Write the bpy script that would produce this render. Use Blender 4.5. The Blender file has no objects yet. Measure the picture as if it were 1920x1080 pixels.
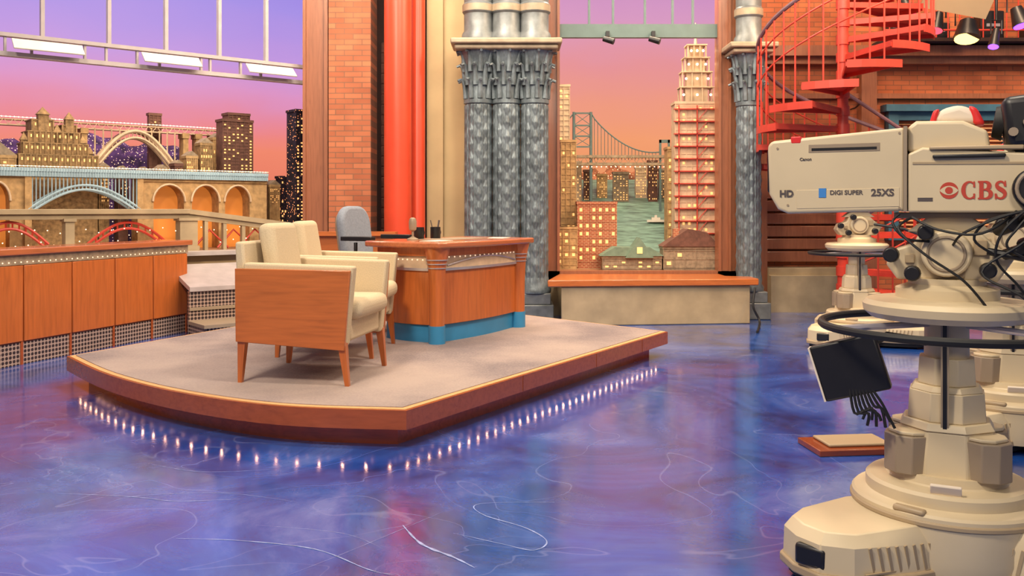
import bpy, bmesh, math, random
from mathutils import Vector, Matrix, Euler
random.seed(7)
sc = bpy.context.scene
COL = sc.collection
sc.view_settings.view_transform = 'Standard'
pi = math.pi
def srgb(r, g, b):
    f = lambda c: (c/255/12.92) if c/255 <= .04045 else ((c/255+.055)/1.055)**2.4
    return (f(r), f(g), f(b), 1)

# ------------------------------------------------------------------ materials
def base(name):
    m = bpy.data.materials.new(name); m.use_nodes = True
    nt = m.node_tree; p = nt.nodes['Principled BSDF']
    return m, nt, p
def N(nt, t, **k):
    n = nt.nodes.new(t)
    for a, v in k.items(): setattr(n, a, v)
    return n
def coords(nt, scale=(1, 1, 1), rot=(0, 0, 0)):
    tc = N(nt, 'ShaderNodeTexCoord'); mp = N(nt, 'ShaderNodeMapping')
    mp.inputs['Scale'].default_value = scale; mp.inputs['Rotation'].default_value = rot
    nt.links.new(tc.outputs['Object'], mp.inputs['Vector']); return mp.outputs['Vector']
def ramp(nt, fac, stops):
    r = N(nt, 'ShaderNodeValToRGB'); e = r.color_ramp.elements
    e[0].position, e[0].color = stops[0]; e[1].position, e[1].color = stops[-1]
    for pos, c in stops[1:-1]:
        x = e.new(pos); x.color = c
    nt.links.new(fac, r.inputs['Fac']); return r.outputs['Color']
def bump(nt, p, h, s, d=.01):
    b = N(nt, 'ShaderNodeBump'); b.inputs['Strength'].default_value = s; b.inputs['Distance'].default_value = d
    nt.links.new(h, b.inputs['Height']); nt.links.new(b.outputs['Normal'], p.inputs['Normal'])
def mix(c, k): return (min(1, c[0]*k), min(1, c[1]*k), min(1, c[2]*k), 1)
def plain(name, c, rough=.5, metal=0, var=.12, ns=8, bs=0, emit=None, es=1, scale=(1, 1, 1)):
    m, nt, p = base(name)
    n = N(nt, 'ShaderNodeTexNoise'); n.inputs['Scale'].default_value = ns; n.inputs['Detail'].default_value = 5
    nt.links.new(coords(nt, scale), n.inputs['Vector'])
    col = ramp(nt, n.outputs['Fac'], [(.3, mix(c, 1-var)), (.7, mix(c, 1+var))])
    nt.links.new(col, p.inputs['Base Color'])
    p.inputs['Roughness'].default_value = rough; p.inputs['Metallic'].default_value = metal
    if bs: bump(nt, p, n.outputs['Fac'], bs)
    if emit:
        p.inputs['Emission Color'].default_value = emit; p.inputs['Emission Strength'].default_value = es
    return m
def wood(name, c, rough=.35, axis='z'):
    m, nt, p = base(name)
    s = {'z': (14, 14, 1.2), 'x': (1.2, 14, 14), 'y': (14, 1.2, 14)}[axis]
    n = N(nt, 'ShaderNodeTexNoise'); n.inputs['Scale'].default_value = 3; n.inputs['Detail'].default_value = 7; n.inputs['Distortion'].default_value = .6
    nt.links.new(coords(nt, s), n.inputs['Vector'])
    col = ramp(nt, n.outputs['Fac'], [(.25, mix(c, .78)), (.5, c), (.75, mix(c, 1.15))])
    nt.links.new(col, p.inputs['Base Color']); p.inputs['Roughness'].default_value = rough
    p.inputs['Coat Weight'].default_value = .3; p.inputs['Coat Roughness'].default_value = .15
    return m
def bricks(name, c1, c2, mortar, rough=.8, bw=.19, bh=.058):
    m, nt, p = base(name)
    b = N(nt, 'ShaderNodeTexBrick')
    nt.links.new(coords(nt, (1, 1, 1), (pi/2, 0, 0)), b.inputs['Vector'])
    b.inputs['Color1'].default_value = c1; b.inputs['Color2'].default_value = c2; b.inputs['Mortar'].default_value = mortar
    b.inputs['Scale'].default_value = 1; b.inputs['Brick Width'].default_value = bw; b.inputs['Row Height'].default_value = bh
    b.inputs['Mortar Size'].default_value = .005
    n = N(nt, 'ShaderNodeTexNoise'); n.inputs['Scale'].default_value = 2.5; n.inputs['Detail'].default_value = 6
    nt.links.new(coords(nt), n.inputs['Vector'])
    mx = N(nt, 'ShaderNodeMix', data_type='RGBA', blend_type='MULTIPLY'); mx.inputs[0].default_value = .6
    nt.links.new(b.outputs['Color'], mx.inputs[6]); nt.links.new(ramp(nt, n.outputs['Fac'], [(.3, (.55, .5, .48, 1)), (.7, (1, 1, 1, 1))]), mx.inputs[7])
    nt.links.new(mx.outputs[2], p.inputs['Base Color']); p.inputs['Roughness'].default_value = rough
    bump(nt, p, b.outputs['Fac'], -.5, .01)
    return m
def emis(name, c, s): 
    m, nt, p = base(name); p.inputs['Base Color'].default_value = c
    p.inputs['Emission Color'].default_value = c; p.inputs['Emission Strength'].default_value = s; p.inputs['Roughness'].default_value = .4
    return m
def skydrop(name, stops, z0, z1, s=.85):
    m, nt, p = base(name)
    tc = N(nt, 'ShaderNodeTexCoord'); sp = N(nt, 'ShaderNodeSeparateXYZ'); nt.links.new(tc.outputs['Object'], sp.inputs[0])
    n = N(nt, 'ShaderNodeTexNoise'); n.inputs['Scale'].default_value = .6; n.inputs['Detail'].default_value = 3
    mp = coords(nt, (1, 1, 2.5)); nt.links.new(mp, n.inputs['Vector'])
    a = N(nt, 'ShaderNodeMath', operation='MULTIPLY_ADD'); a.inputs[1].default_value = .5
    nt.links.new(n.outputs['Fac'], a.inputs[0]); nt.links.new(sp.outputs['Z'], a.inputs[2])
    r = N(nt, 'ShaderNodeMapRange'); r.inputs['From Min'].default_value = z0+.25; r.inputs['From Max'].default_value = z1+.25
    nt.links.new(a.outputs[0], r.inputs['Value'])
    c = ramp(nt, r.outputs['Result'], [((z-z0)/(z1-z0), srgb(*k)) for z, k in stops])
    p.inputs['Base Color'].default_value = (.02, .02, .02, 1); p.inputs['Roughness'].default_value = .9
    nt.links.new(c, p.inputs['Emission Color']); p.inputs['Emission Strength'].default_value = s
    return m
def perforated(name):
    m, nt, p = base(name)
    v = N(nt, 'ShaderNodeTexVoronoi'); v.inputs['Randomness'].default_value = 0; v.inputs['Scale'].default_value = 30
    nt.links.new(coords(nt), v.inputs['Vector'])
    c = ramp(nt, v.outputs['Distance'], [(.38, srgb(60, 48, 48)), (.46, srgb(186, 160, 144))])
    nt.links.new(c, p.inputs['Base Color']); p.inputs['Metallic'].default_value = .2; p.inputs['Roughness'].default_value = .4
    return m
def citydots(name, c, dot, sc_=22, thr=.16, es=3):
    m, nt, p = base(name)
    v = N(nt, 'ShaderNodeTexVoronoi'); v.inputs['Scale'].default_value = sc_
    nt.links.new(coords(nt), v.inputs['Vector'])
    f = N(nt, 'ShaderNodeMath', operation='LESS_THAN'); f.inputs[1].default_value = thr; nt.links.new(v.outputs['Distance'], f.inputs[0])
    sepc = N(nt, 'ShaderNodeSeparateColor'); nt.links.new(v.outputs['Color'], sepc.inputs[0])
    g = N(nt, 'ShaderNodeMath', operation='MULTIPLY'); nt.links.new(sepc.outputs[0], g.inputs[1]); nt.links.new(f.outputs[0], g.inputs[0])
    h = N(nt, 'ShaderNodeMath', operation='MULTIPLY'); h.inputs[1].default_value = es*1.6; nt.links.new(g.outputs[0], h.inputs[0])
    n = N(nt, 'ShaderNodeTexNoise'); n.inputs['Scale'].default_value = 9; nt.links.new(coords(nt), n.inputs['Vector'])
    nt.links.new(ramp(nt, n.outputs['Fac'], [(.35, mix(c, .5)), (.65, mix(c, 1.8))]), p.inputs['Base Color']); p.inputs['Roughness'].default_value = .9
    p.inputs['Emission Color'].default_value = dot; nt.links.new(h.outputs[0], p.inputs['Emission Strength'])
    return m
def relief(name, c):
    m, nt, p = base(name)
    v = N(nt, 'ShaderNodeTexVoronoi'); v.inputs['Scale'].default_value = 55
    nt.links.new(coords(nt, (1, 1, .45)), v.inputs['Vector'])
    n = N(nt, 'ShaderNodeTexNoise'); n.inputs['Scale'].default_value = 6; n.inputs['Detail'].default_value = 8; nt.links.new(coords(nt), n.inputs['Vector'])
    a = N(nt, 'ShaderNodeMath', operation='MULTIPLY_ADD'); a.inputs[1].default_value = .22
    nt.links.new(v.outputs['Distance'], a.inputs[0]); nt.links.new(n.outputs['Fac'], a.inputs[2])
    nt.links.new(ramp(nt, a.outputs[0], [(.38, mix(c, 1.45)), (.58, c), (.8, mix(c, .6))]), p.inputs['Base Color'])  # relief highlights and shade put into the colour, over random noise tone
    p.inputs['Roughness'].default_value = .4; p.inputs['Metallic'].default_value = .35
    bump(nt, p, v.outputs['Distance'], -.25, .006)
    return m

M = {}
M['wood'] = wood('orange_wood', srgb(184, 98, 44))
M['woodx'] = wood('orange_wood_flat', srgb(184, 100, 46), axis='x')
M['woodtop'] = wood('counter_wood', srgb(178, 102, 64), .2, 'x')
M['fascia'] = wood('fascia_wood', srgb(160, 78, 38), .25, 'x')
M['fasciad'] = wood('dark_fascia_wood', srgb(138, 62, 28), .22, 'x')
M['frame'] = wood('frame_wood', srgb(150, 92, 62), .4)
M['cream'] = plain('cream_boucle', srgb(202, 182, 148), .95, var=.09, ns=160, bs=.15)
m, nt, p = base('grey_carpet')
n = N(nt, 'ShaderNodeTexNoise'); n.inputs['Scale'].default_value = 1.3; n.inputs['Detail'].default_value = 3; nt.links.new(coords(nt), n.inputs['Vector'])
n2 = N(nt, 'ShaderNodeTexNoise'); n2.inputs['Scale'].default_value = 90; nt.links.new(coords(nt), n2.inputs['Vector'])
a = N(nt, 'ShaderNodeMath', operation='MULTIPLY_ADD'); a.inputs[1].default_value = .35; nt.links.new(n2.outputs['Fac'], a.inputs[0]); nt.links.new(n.outputs['Fac'], a.inputs[2])
nt.links.new(ramp(nt, a.outputs[0], [(.5, srgb(122, 110, 110)), (.68, srgb(152, 136, 130)), (.85, srgb(168, 150, 140))]), p.inputs['Base Color']); p.inputs['Roughness'].default_value = .98
M['carpet'] = m
M['carpetb'] = plain('carpet_border', srgb(206, 158, 104), .9, var=.08, ns=30)
M['brick'] = bricks('pillar_brick', srgb(200, 122, 82), srgb(176, 100, 66), srgb(140, 98, 74))
M['brick2'] = bricks('wall_brick', srgb(198, 110, 66), srgb(176, 94, 56), srgb(140, 90, 62))
M['plaster'] = plain('plaster', srgb(176, 150, 110), .8, var=.1, ns=2.2, bs=.1)
M['stone'] = plain('concrete', srgb(168, 148, 116), .85, var=.16, ns=5, bs=.2)
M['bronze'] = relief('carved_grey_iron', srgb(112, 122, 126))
M['bronzep'] = plain('grey_iron', srgb(112, 116, 116), .42, .3, var=.28, ns=10, bs=.2)
M['bronzel'] = plain('worn_bronze', srgb(158, 140, 116), .5, .2, var=.2, ns=10, bs=.2)
M['red'] = plain('red_paint', srgb(206, 70, 42), .35, var=.08, ns=4)
M['redst'] = plain('red_steel', srgb(192, 62, 46), .4, var=.15, ns=4)
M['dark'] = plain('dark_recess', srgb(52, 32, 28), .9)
M['black'] = plain('black_plastic', srgb(24, 22, 24), .4, ns=20)
M['rubber'] = plain('black_rubber', srgb(16, 15, 16), .6, ns=20)
M['blue'] = plain('teal_blue_paint', srgb(52, 132, 178), .4, var=.06)
M['bluem'] = plain('muted_blue_paint', srgb(58, 98, 116), .5, var=.12)
M['teal'] = plain('grey_teal_metal', srgb(92, 112, 108), .5, var=.1)
M['white'] = plain('off_white_metal', srgb(215, 205, 188), .5, var=.06)
M['mull'] = plain('window_frame_paint', srgb(172, 162, 158), .5, var=.08)
M['steel'] = plain('steel', srgb(190, 185, 190), .3, .6)
M['palesteel'] = plain('pale_painted_steel', srgb(184, 172, 168), .35, .1)
M['perf'] = perforated('perforated_metal')
M['beige'] = plain('beige_camera_paint', srgb(210, 191, 156), .42, var=.08, ns=3)
M['beiged'] = plain('beige_paint_darker', srgb(170, 148, 116), .45, var=.05, ns=3)
M['taupe'] = plain('taupe_panel', srgb(150, 132, 110), .5, var=.05)
M['ink'] = plain('dark_ink', srgb(84, 74, 72), .5, var=.02)
M['inkred'] = plain('red_ink', srgb(186, 62, 44), .5, var=.02)
M['tally'] = emis('tally_red', srgb(200, 40, 40), .2)
M['inkblue'] = plain('blue_ink', srgb(60, 130, 200), .5, var=.02)
M['grey'] = plain('grey_fabric', srgb(132, 138, 148), .9, ns=60, bs=.1)
M['bulb'] = emis('bulb_glow', srgb(255, 182, 138), 20)
M['bulbs'] = emis('small_bulb_glow', srgb(255, 225, 185), 3.0)
M['bulbd'] = emis('dim_bulb_glow', srgb(255, 225, 190), .8)
M['lit'] = emis('lit_window', srgb(255, 195, 120), .9)
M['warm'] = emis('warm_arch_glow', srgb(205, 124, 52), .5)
M['tan'] = plain('model_sandstone', srgb(180, 144, 96), .8, var=.28, ns=18, bs=.3)
M['gold'] = plain('model_gold_stone', srgb(154, 122, 80), .8, var=.45, ns=26, bs=.4)
M['brown'] = plain('model_brown', srgb(108, 72, 58), .8, var=.3, ns=20)
M['lblue'] = plain('model_pale_blue_steel', srgb(166, 192, 202), .5, var=.1)
M['creamst'] = plain('model_cream_steel', srgb(208, 180, 146), .6, var=.15, ns=14)
M['iron'] = plain('model_dark_iron', srgb(120, 88, 96), .6, var=.2)
M['night'] = citydots('night_hill', srgb(66, 40, 88), srgb(255, 205, 160), 36, .22, 2.0)
M['nightb'] = citydots('night_tower', srgb(34, 22, 36), srgb(255, 150, 90), 30, .2, 2)
M['farbank'] = citydots('far_bank_town', srgb(160, 98, 70), srgb(255, 215, 160), 30, .22, 1.6)
M['mred'] = bricks('model_red_brick', srgb(190, 95, 65), srgb(170, 80, 55), srgb(200, 150, 110), bw=.05, bh=.02)
M['mgreen'] = plain('model_green_roof', srgb(110, 132, 112), .7, var=.15, ns=20)
M['mgrey'] = plain('model_grey_stone', srgb(150, 130, 105), .8, var=.3, ns=24, bs=.3)
M['water'] = plain('model_water', srgb(112, 140, 124), .35, var=.5, ns=6, bs=.3, scale=(1, 5, 1))
M['ground'] = plain('model_ground', srgb(150, 105, 70), .9, var=.25, ns=5)
M['paper'] = plain('paper', srgb(225, 210, 190), .8, var=.03)
M['lampy'] = emis('lamp_yellow', srgb(255, 215, 120), 3)
M['lampp'] = emis('lamp_violet', srgb(120, 70, 255), 4)
M['lampr'] = emis('lamp_pink', srgb(255, 70, 90), 2.5)
M['blind'] = plain('blind', srgb(205, 150, 105), .7, var=.05)
# ------------------------------------------------------------------ mesh builder
class B:
    def __init__(s): s.v = []; s.f = []; s.mi = []
    def add(s, vs, fs, mi=0):
        o = len(s.v); s.v += [tuple(v) for v in vs]
        s.f += [tuple(i+o for i in f) for f in fs]; s.mi += [mi]*len(fs); return s
    def box(s, x0, x1, y0, y1, z0, z1, mi=0):
        return s.add([(x0,y0,z0),(x1,y0,z0),(x1,y1,z0),(x0,y1,z0),(x0,y0,z1),(x1,y0,z1),(x1,y1,z1),(x0,y1,z1)],
                     [(0,3,2,1),(4,5,6,7),(0,1,5,4),(1,2,6,5),(2,3,7,6),(3,0,4,7)], mi)
    def ob(s, c, sz, rot=(0,0,0), mi=0):
        R = Euler(rot).to_matrix(); c = Vector(c); h = Vector(sz)/2
        vs = [c + R @ Vector((a*h.x, b*h.y, d*h.z)) for d in (-1,1) for a, b in ((-1,-1),(1,-1),(1,1),(-1,1))]
        return s.add(vs, [(0,3,2,1),(4,5,6,7),(0,1,5,4),(1,2,6,5),(2,3,7,6),(3,0,4,7)], mi)
    def cyl(s, p0, p1, r0, r1=None, n=16, mi=0, ph=0):
        r1 = r0 if r1 is None else r1; p0 = Vector(p0); p1 = Vector(p1); d = (p1-p0).normalized()
        a = d.orthogonal().normalized() if abs(d.z) < .99 else Vector((1,0,0)); b = d.cross(a)
        vs = []
        for p, r in ((p0, r0), (p1, r1)):
            for i in range(n):
                t = 2*pi*i/n+ph; vs.append(p + a*math.cos(t)*r + b*math.sin(t)*r)
        fs = [(i, (i+1)%n, n+(i+1)%n, n+i) for i in range(n)] + [tuple(range(n))[::-1], tuple(range(n, 2*n))]
        return s.add(vs, fs, mi)
    def tube(s, pts, r, n=8, mi=0, closed=False):
        P = [Vector(p) for p in pts]; L = len(P); vs = []; up = None
        for i, p in enumerate(P):
            if closed: d = P[(i+1)%L]-P[i-1]
            else: d = P[min(i+1, L-1)]-P[max(i-1, 0)]
            d.normalize()
            if up is None: up = d.orthogonal().normalized()
            a = (up - d*up.dot(d))
            a = a.normalized() if a.length > 1e-5 else d.orthogonal().normalized()
            up = a; b = d.cross(a)
            rr = r[i] if isinstance(r, (list, tuple)) else r
            vs += [p + a*math.cos(2*pi*k/n)*rr + b*math.sin(2*pi*k/n)*rr for k in range(n)]
        fs = []
        for i in range(L if closed else L-1):
            j = (i+1) % L
            fs += [(i*n+k, i*n+(k+1)%n, j*n+(k+1)%n, j*n+k) for k in range(n)]
        if not closed: fs += [tuple(range(n))[::-1], tuple(range((L-1)*n, L*n))]
        return s.add(vs, fs, mi)
    def lathe(s, prof, c=(0,0), n=32, mi=0, mod=None):
        vs = []
        for r, z in prof:
            for i in range(n):
                t = 2*pi*i/n; q = r*(mod(t, z) if mod else 1)
                vs.append((c[0]+q*math.cos(t), c[1]+q*math.sin(t), z))
        L = len(prof)
        fs = [(i*n+k, i*n+(k+1)%n, (i+1)*n+(k+1)%n, (i+1)*n+k) for i in range(L-1) for k in range(n)]
        fs += [tuple(range(n))[::-1], tuple(range((L-1)*n, L*n))]
        return s.add(vs, fs, mi)
    def prism(s, poly, z0, z1, mi=0):
        n = len(poly); vs = [(x,y,z0) for x,y in poly] + [(x,y,z1) for x,y in poly]
        return s.add(vs, [tuple(range(n))[::-1], tuple(range(n, 2*n))] + [(i,(i+1)%n,n+(i+1)%n,n+i) for i in range(n)], mi)
    def pxz(s, poly, y0, y1, mi=0):
        n = len(poly); vs = [(x,y0,z) for x,z in poly] + [(x,y1,z) for x,z in poly]
        return s.add(vs, [tuple(range(n)), tuple(range(n, 2*n))[::-1]] + [(i,(i+1)%n,n+(i+1)%n,n+i) for i in range(n)], mi)
    def pyz(s, poly, x0, x1, mi=0):
        n = len(poly); vs = [(x0,y,z) for y,z in poly] + [(x1,y,z) for y,z in poly]
        return s.add(vs, [tuple(range(n)), tuple(range(n, 2*n))[::-1]] + [(i,(i+1)%n,n+(i+1)%n,n+i) for i in range(n)], mi)
    def sph(s, c, r, n=10, sz=1, mi=0):
        m = n//2; vs = [(c[0], c[1], c[2]-r*sz)]
        for j in range(1, m):
            a = -pi/2+pi*j/m
            vs += [(c[0]+r*math.cos(a)*math.cos(2*pi*i/n), c[1]+r*math.cos(a)*math.sin(2*pi*i/n), c[2]+r*sz*math.sin(a)) for i in range(n)]
        vs.append((c[0], c[1], c[2]+r*sz)); fs = [(0, 1+(i+1)%n, 1+i) for i in range(n)]
        for j in range(m-2):
            o = 1+j*n; fs += [(o+i, o+(i+1)%n, o+n+(i+1)%n, o+n+i) for i in range(n)]
        o = 1+(m-2)*n; fs += [(o+i, o+(i+1)%n, len(vs)-1) for i in range(n)]
        return s.add(vs, fs, mi)
    def xf(s, mat):
        s.v = [tuple(mat @ Vector(v)) for v in s.v]; return s
    def out(s, name, mats, parent=None, loc=(0,0,0), rot=0, bevel=0, seg=2, label=None, cat=None, group=None, kind=None, angle=35):
        me = bpy.data.meshes.new(name); me.from_pydata(s.v, [], s.f)
        mats = mats if isinstance(mats, (list, tuple)) else [mats]
        for m in mats: me.materials.append(M[m] if isinstance(m, str) else m)
        for p, i in zip(me.polygons, s.mi): p.material_index = i
        bm = bmesh.new(); bm.from_mesh(me); bmesh.ops.recalc_face_normals(bm, faces=bm.faces); bm.to_mesh(me); bm.free()
        for p in me.polygons: p.use_smooth = True
        me.set_sharp_from_angle(angle=math.radians(angle))
        o = bpy.data.objects.new(name, me); COL.objects.link(o)
        o.location = loc; o.rotation_euler = (0, 0, rot)
        if parent: o.parent = parent
        if bevel:
            b = o.modifiers.new('bevel', 'BEVEL'); b.width = bevel; b.segments = seg; b.limit_method = 'ANGLE'; b.angle_limit = math.radians(40)
        if label: o['label'] = label
        if cat: o['category'] = cat
        if group: o['group'] = group
        if kind: o['kind'] = kind
        return o
def thing(name, label, cat, loc=(0,0,0), rot=0, group=None):
    e = bpy.data.objects.new(name, None); e.empty_display_size = .1; COL.objects.link(e)
    e.location = loc; e.rotation_euler = (0, 0, rot); e['label'] = label; e['category'] = cat
    if group: e['group'] = group
    return e
def struct(b, name, mats, label, **k): return b.out(name, mats, kind='structure', label=label, **k)
def copy_thing(o, loc, rot=None, label=None):
    c = o.copy(); COL.objects.link(c); c.location = loc
    if rot is not None: c.rotation_euler = (0, 0, rot)
    if label: c['label'] = label
    def rec(a, b):
        for ch in a.children:
            d = ch.copy(); COL.objects.link(d); d.parent = b; rec(ch, d)
    rec(o, c); return c
def text(name, body, size, mat, parent, M4, ext=.0008, bold=0):
    cu = bpy.data.curves.new(name, 'FONT'); cu.body = body; cu.size = size; cu.extrude = ext; cu.offset = bold
    t = bpy.data.objects.new('tmp', cu); COL.objects.link(t)
    dg = bpy.context.evaluated_depsgraph_get(); dg.update()
    me = bpy.data.meshes.new_from_object(t.evaluated_get(dg)); bpy.data.objects.remove(t)
    me.transform(M4); me.materials.clear(); me.materials.append(M[mat])
    o = bpy.data.objects.new(name, me); COL.objects.link(o); o.parent = parent; return o

# ------------------------------------------------------------------ camera
EYE = 1.2; F = 1663.0; HOR = 390
cd = bpy.data.cameras.new('camera'); cam = bpy.data.objects.new('camera', cd); COL.objects.link(cam)
cam.location = (0, 0, EYE); cam.rotation_euler = (pi/2, 0, 0)
cd.sensor_width = 36; cd.lens = 36*F/1920; cd.shift_y = -150/1920; cd.clip_end = 100
sc.camera = cam
# set points from image pixels cast onto assumed planes: the left window wall runs at 39.4 deg, right window wall is square to the studio
W2 = Vector((-2.25, 9.8)); U = Vector((.772, .635)).normalized(); NN = Vector((-U.y, U.x)); ANG = math.atan2(U.y, U.x)
def SL(px, py, t):
    k = (px-960)/F; y = (W2.dot(NN)+t)/(NN.y+k*NN.x); return Vector((k*y, y, EYE+(HOR-py)*y/F))
def la(px, t): p = SL(px, 0, t); return (p.xy-W2).dot(U)
def lz(px, py, t): return SL(px, py, t).z
def SR(px, py, t):
    y = 9.9+t; return Vector(((px-960)*y/F, y, EYE+(HOR-py)*y/F))
def gp(px, py, z=0):
    y = F*(EYE-z)/(py-HOR); return Vector(((px-960)/F*y, y))
def LW(a, t): p = W2+U*a+NN*t; return (p.x, p.y)

# ------------------------------------------------------------------ floor
m, nt, p = base('glossy_blue_floor')
n = N(nt, 'ShaderNodeTexNoise'); n.inputs['Scale'].default_value = .9; n.inputs['Detail'].default_value = 12; n.inputs['Distortion'].default_value = 1.2; n.inputs['Roughness'].default_value = .68
nt.links.new(coords(nt), n.inputs['Vector'])
n2 = N(nt, 'ShaderNodeTexNoise'); n2.inputs['Scale'].default_value = 3.2; n2.inputs['Detail'].default_value = 11; n2.inputs['Distortion'].default_value = .8; n2.inputs['Roughness'].default_value = .65; nt.links.new(coords(nt), n2.inputs['Vector'])
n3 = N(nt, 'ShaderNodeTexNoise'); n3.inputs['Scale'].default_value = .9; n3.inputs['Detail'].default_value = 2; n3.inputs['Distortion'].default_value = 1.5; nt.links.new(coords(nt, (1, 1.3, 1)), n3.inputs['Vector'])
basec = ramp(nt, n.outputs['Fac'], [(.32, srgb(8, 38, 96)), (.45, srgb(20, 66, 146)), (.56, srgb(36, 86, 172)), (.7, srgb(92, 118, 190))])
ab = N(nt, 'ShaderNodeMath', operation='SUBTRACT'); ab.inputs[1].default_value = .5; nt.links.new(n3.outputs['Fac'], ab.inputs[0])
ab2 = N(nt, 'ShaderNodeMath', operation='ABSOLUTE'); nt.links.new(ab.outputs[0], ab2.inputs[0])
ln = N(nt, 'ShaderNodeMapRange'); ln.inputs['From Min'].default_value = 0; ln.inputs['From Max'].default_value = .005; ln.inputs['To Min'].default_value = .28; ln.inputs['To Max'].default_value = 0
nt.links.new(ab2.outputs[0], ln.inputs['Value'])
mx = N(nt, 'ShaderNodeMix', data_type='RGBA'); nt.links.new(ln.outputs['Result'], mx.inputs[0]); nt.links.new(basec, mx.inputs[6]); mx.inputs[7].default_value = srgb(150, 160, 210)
nt.links.new(mx.outputs[2], p.inputs['Base Color'])
rr = N(nt, 'ShaderNodeMapRange'); rr.inputs['From Min'].default_value = .38; rr.inputs['From Max'].default_value = .62; rr.inputs['To Min'].default_value = .08; rr.inputs['To Max'].default_value = .28
nt.links.new(n2.outputs['Fac'], rr.inputs['Value']); nt.links.new(rr.outputs['Result'], p.inputs['Roughness'])
p.inputs['Specular IOR Level'].default_value = .7; p.inputs['Coat Weight'].default_value = .6; p.inputs['Coat IOR'].default_value = 1.6; p.inputs['Coat Roughness'].default_value = .05
b_ = N(nt, 'ShaderNodeBump'); b_.inputs['Strength'].default_value = .12; b_.inputs['Distance'].default_value = .01
nt.links.new(n2.outputs['Fac'], b_.inputs['Height']); nt.links.new(b_.outputs['Normal'], p.inputs['Normal']); nt.links.new(b_.outputs['Normal'], p.inputs['Coat Normal'])
M['floor'] = m
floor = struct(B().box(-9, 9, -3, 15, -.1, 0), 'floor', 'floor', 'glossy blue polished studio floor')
M['pale_line'] = plain('pale_line', srgb(150, 165, 212), .3, var=.4, ns=30)  # pale colour for thin swirl lines laid flat on the floor
def catmull(P, k=8):
    P = [Vector(p) for p in P]; out = []
    for i in range(len(P)-1):
        p0 = P[max(i-1,0)]; p1 = P[i]; p2 = P[i+1]; p3 = P[min(i+2, len(P)-1)]
        for j in range(k):
            t = j/k; out.append(.5*((2*p1)+(-p0+p2)*t+(2*p0-5*p1+4*p2-p3)*t*t+(-p0+3*p1-3*p2+p3)*t**3))
    out.append(P[-1]); return out
def ribbon(pts, w):
    b = B(); vs = []
    for i, q in enumerate(pts):
        d = (pts[min(i+1, len(pts)-1)]-pts[max(i-1, 0)]).normalized(); nn = Vector((-d.y, d.x))*w(i/(len(pts)-1))/2
        vs += [(q.x+nn.x, q.y+nn.y, .0012), (q.x-nn.x, q.y-nn.y, .0012)]
    b.add(vs, [(2*i, 2*i+1, 2*i+3, 2*i+2) for i in range(len(pts)-1)]); return b
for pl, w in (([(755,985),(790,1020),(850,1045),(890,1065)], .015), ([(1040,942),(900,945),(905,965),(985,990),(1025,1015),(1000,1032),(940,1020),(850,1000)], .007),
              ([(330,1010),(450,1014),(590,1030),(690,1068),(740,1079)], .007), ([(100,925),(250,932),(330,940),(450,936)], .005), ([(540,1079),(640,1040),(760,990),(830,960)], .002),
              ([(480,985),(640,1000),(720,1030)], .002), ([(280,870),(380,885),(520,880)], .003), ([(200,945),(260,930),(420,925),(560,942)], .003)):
    ribbon(catmull([gp(*q) for q in pl]), lambda t, w=w: w*(.2+.8*math.sin(pi*t))*(.75+.25*math.sin(t*43))).out('pale_swirl', 'pale_line', parent=floor)

# ------------------------------------------------------------------ platform
curve = catmull([gp(125,668,.2), gp(200,702,.2), gp(330,735,.2), gp(520,761,.2), gp(762,770,.2)], 6)
A = curve[-1]; Bp = gp(1252,622,.2)
poly = [Vector(q) for q in [Bp, (.12, 8.3), (-1.15, 8.5), (-2.34, 7.49)]] + curve     # CCW
def inset(P, d):
    out = []; n = len(P)
    for i in range(n):
        a = (P[i]-P[i-1]).normalized(); b = (P[(i+1)%n]-P[i]).normalized()
        na = Vector((-a.y, a.x)); nb = Vector((-b.y, b.x)); mm = (na+nb); mm = mm/ max(.3, mm.dot(mm)/2)
        out.append(P[i]+mm*d)
    return out
plat = thing('stage_platform', 'low carpeted stage platform with wooden fascia and curved edge', 'platform')
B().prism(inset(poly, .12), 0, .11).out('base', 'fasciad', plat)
B().prism(poly, .104, .2).out('fascia', 'fascia', plat)
B().prism(inset(poly, .015), .2, .203).out('carpet_border', 'carpetb', plat)
B().prism(inset(poly, .05), .2, .207).out('carpet', 'carpet', plat, label='grey low-pile carpet')
for i in range(3):
    q = A.lerp(Bp, (.33, .62, .85)[i]); d = (Bp-A).normalized()
    B().ob((q.x+d.y*.0005, q.y-d.x*.0005, .153), (.004,.004,.092), (0,0,math.atan2(d.y,d.x))).out('board_joint', 'fasciad', plat)
lp = inset(poly, .062)
path_l = lp[4:]; path_r = [lp[-1], lp[0]]
bm_ = B().sph((0,0,0), .0062, 8).out('light_bulb', 'bulb', group='bulbs under the platform edge', label='tiny glowing warm bulb under the platform lip', cat='light bulb')
first = True
def walk(P, n):
    L = [0]
    for i in range(1, len(P)): L.append(L[-1]+(P[i]-P[i-1]).length)
    for k in range(n):
        s = L[-1]*(k+.5)/n
        for i in range(1, len(P)):
            if s <= L[i]: yield P[i-1].lerp(P[i], (s-L[i-1])/(L[i]-L[i-1])); break
for q in list(walk(path_l, 24))+list(walk(path_r, 36)):
    if first: o = bm_; first = False
    else: o = bm_.copy(); COL.objects.link(o)
    o.location = (q.x, q.y, .0978)

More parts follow.
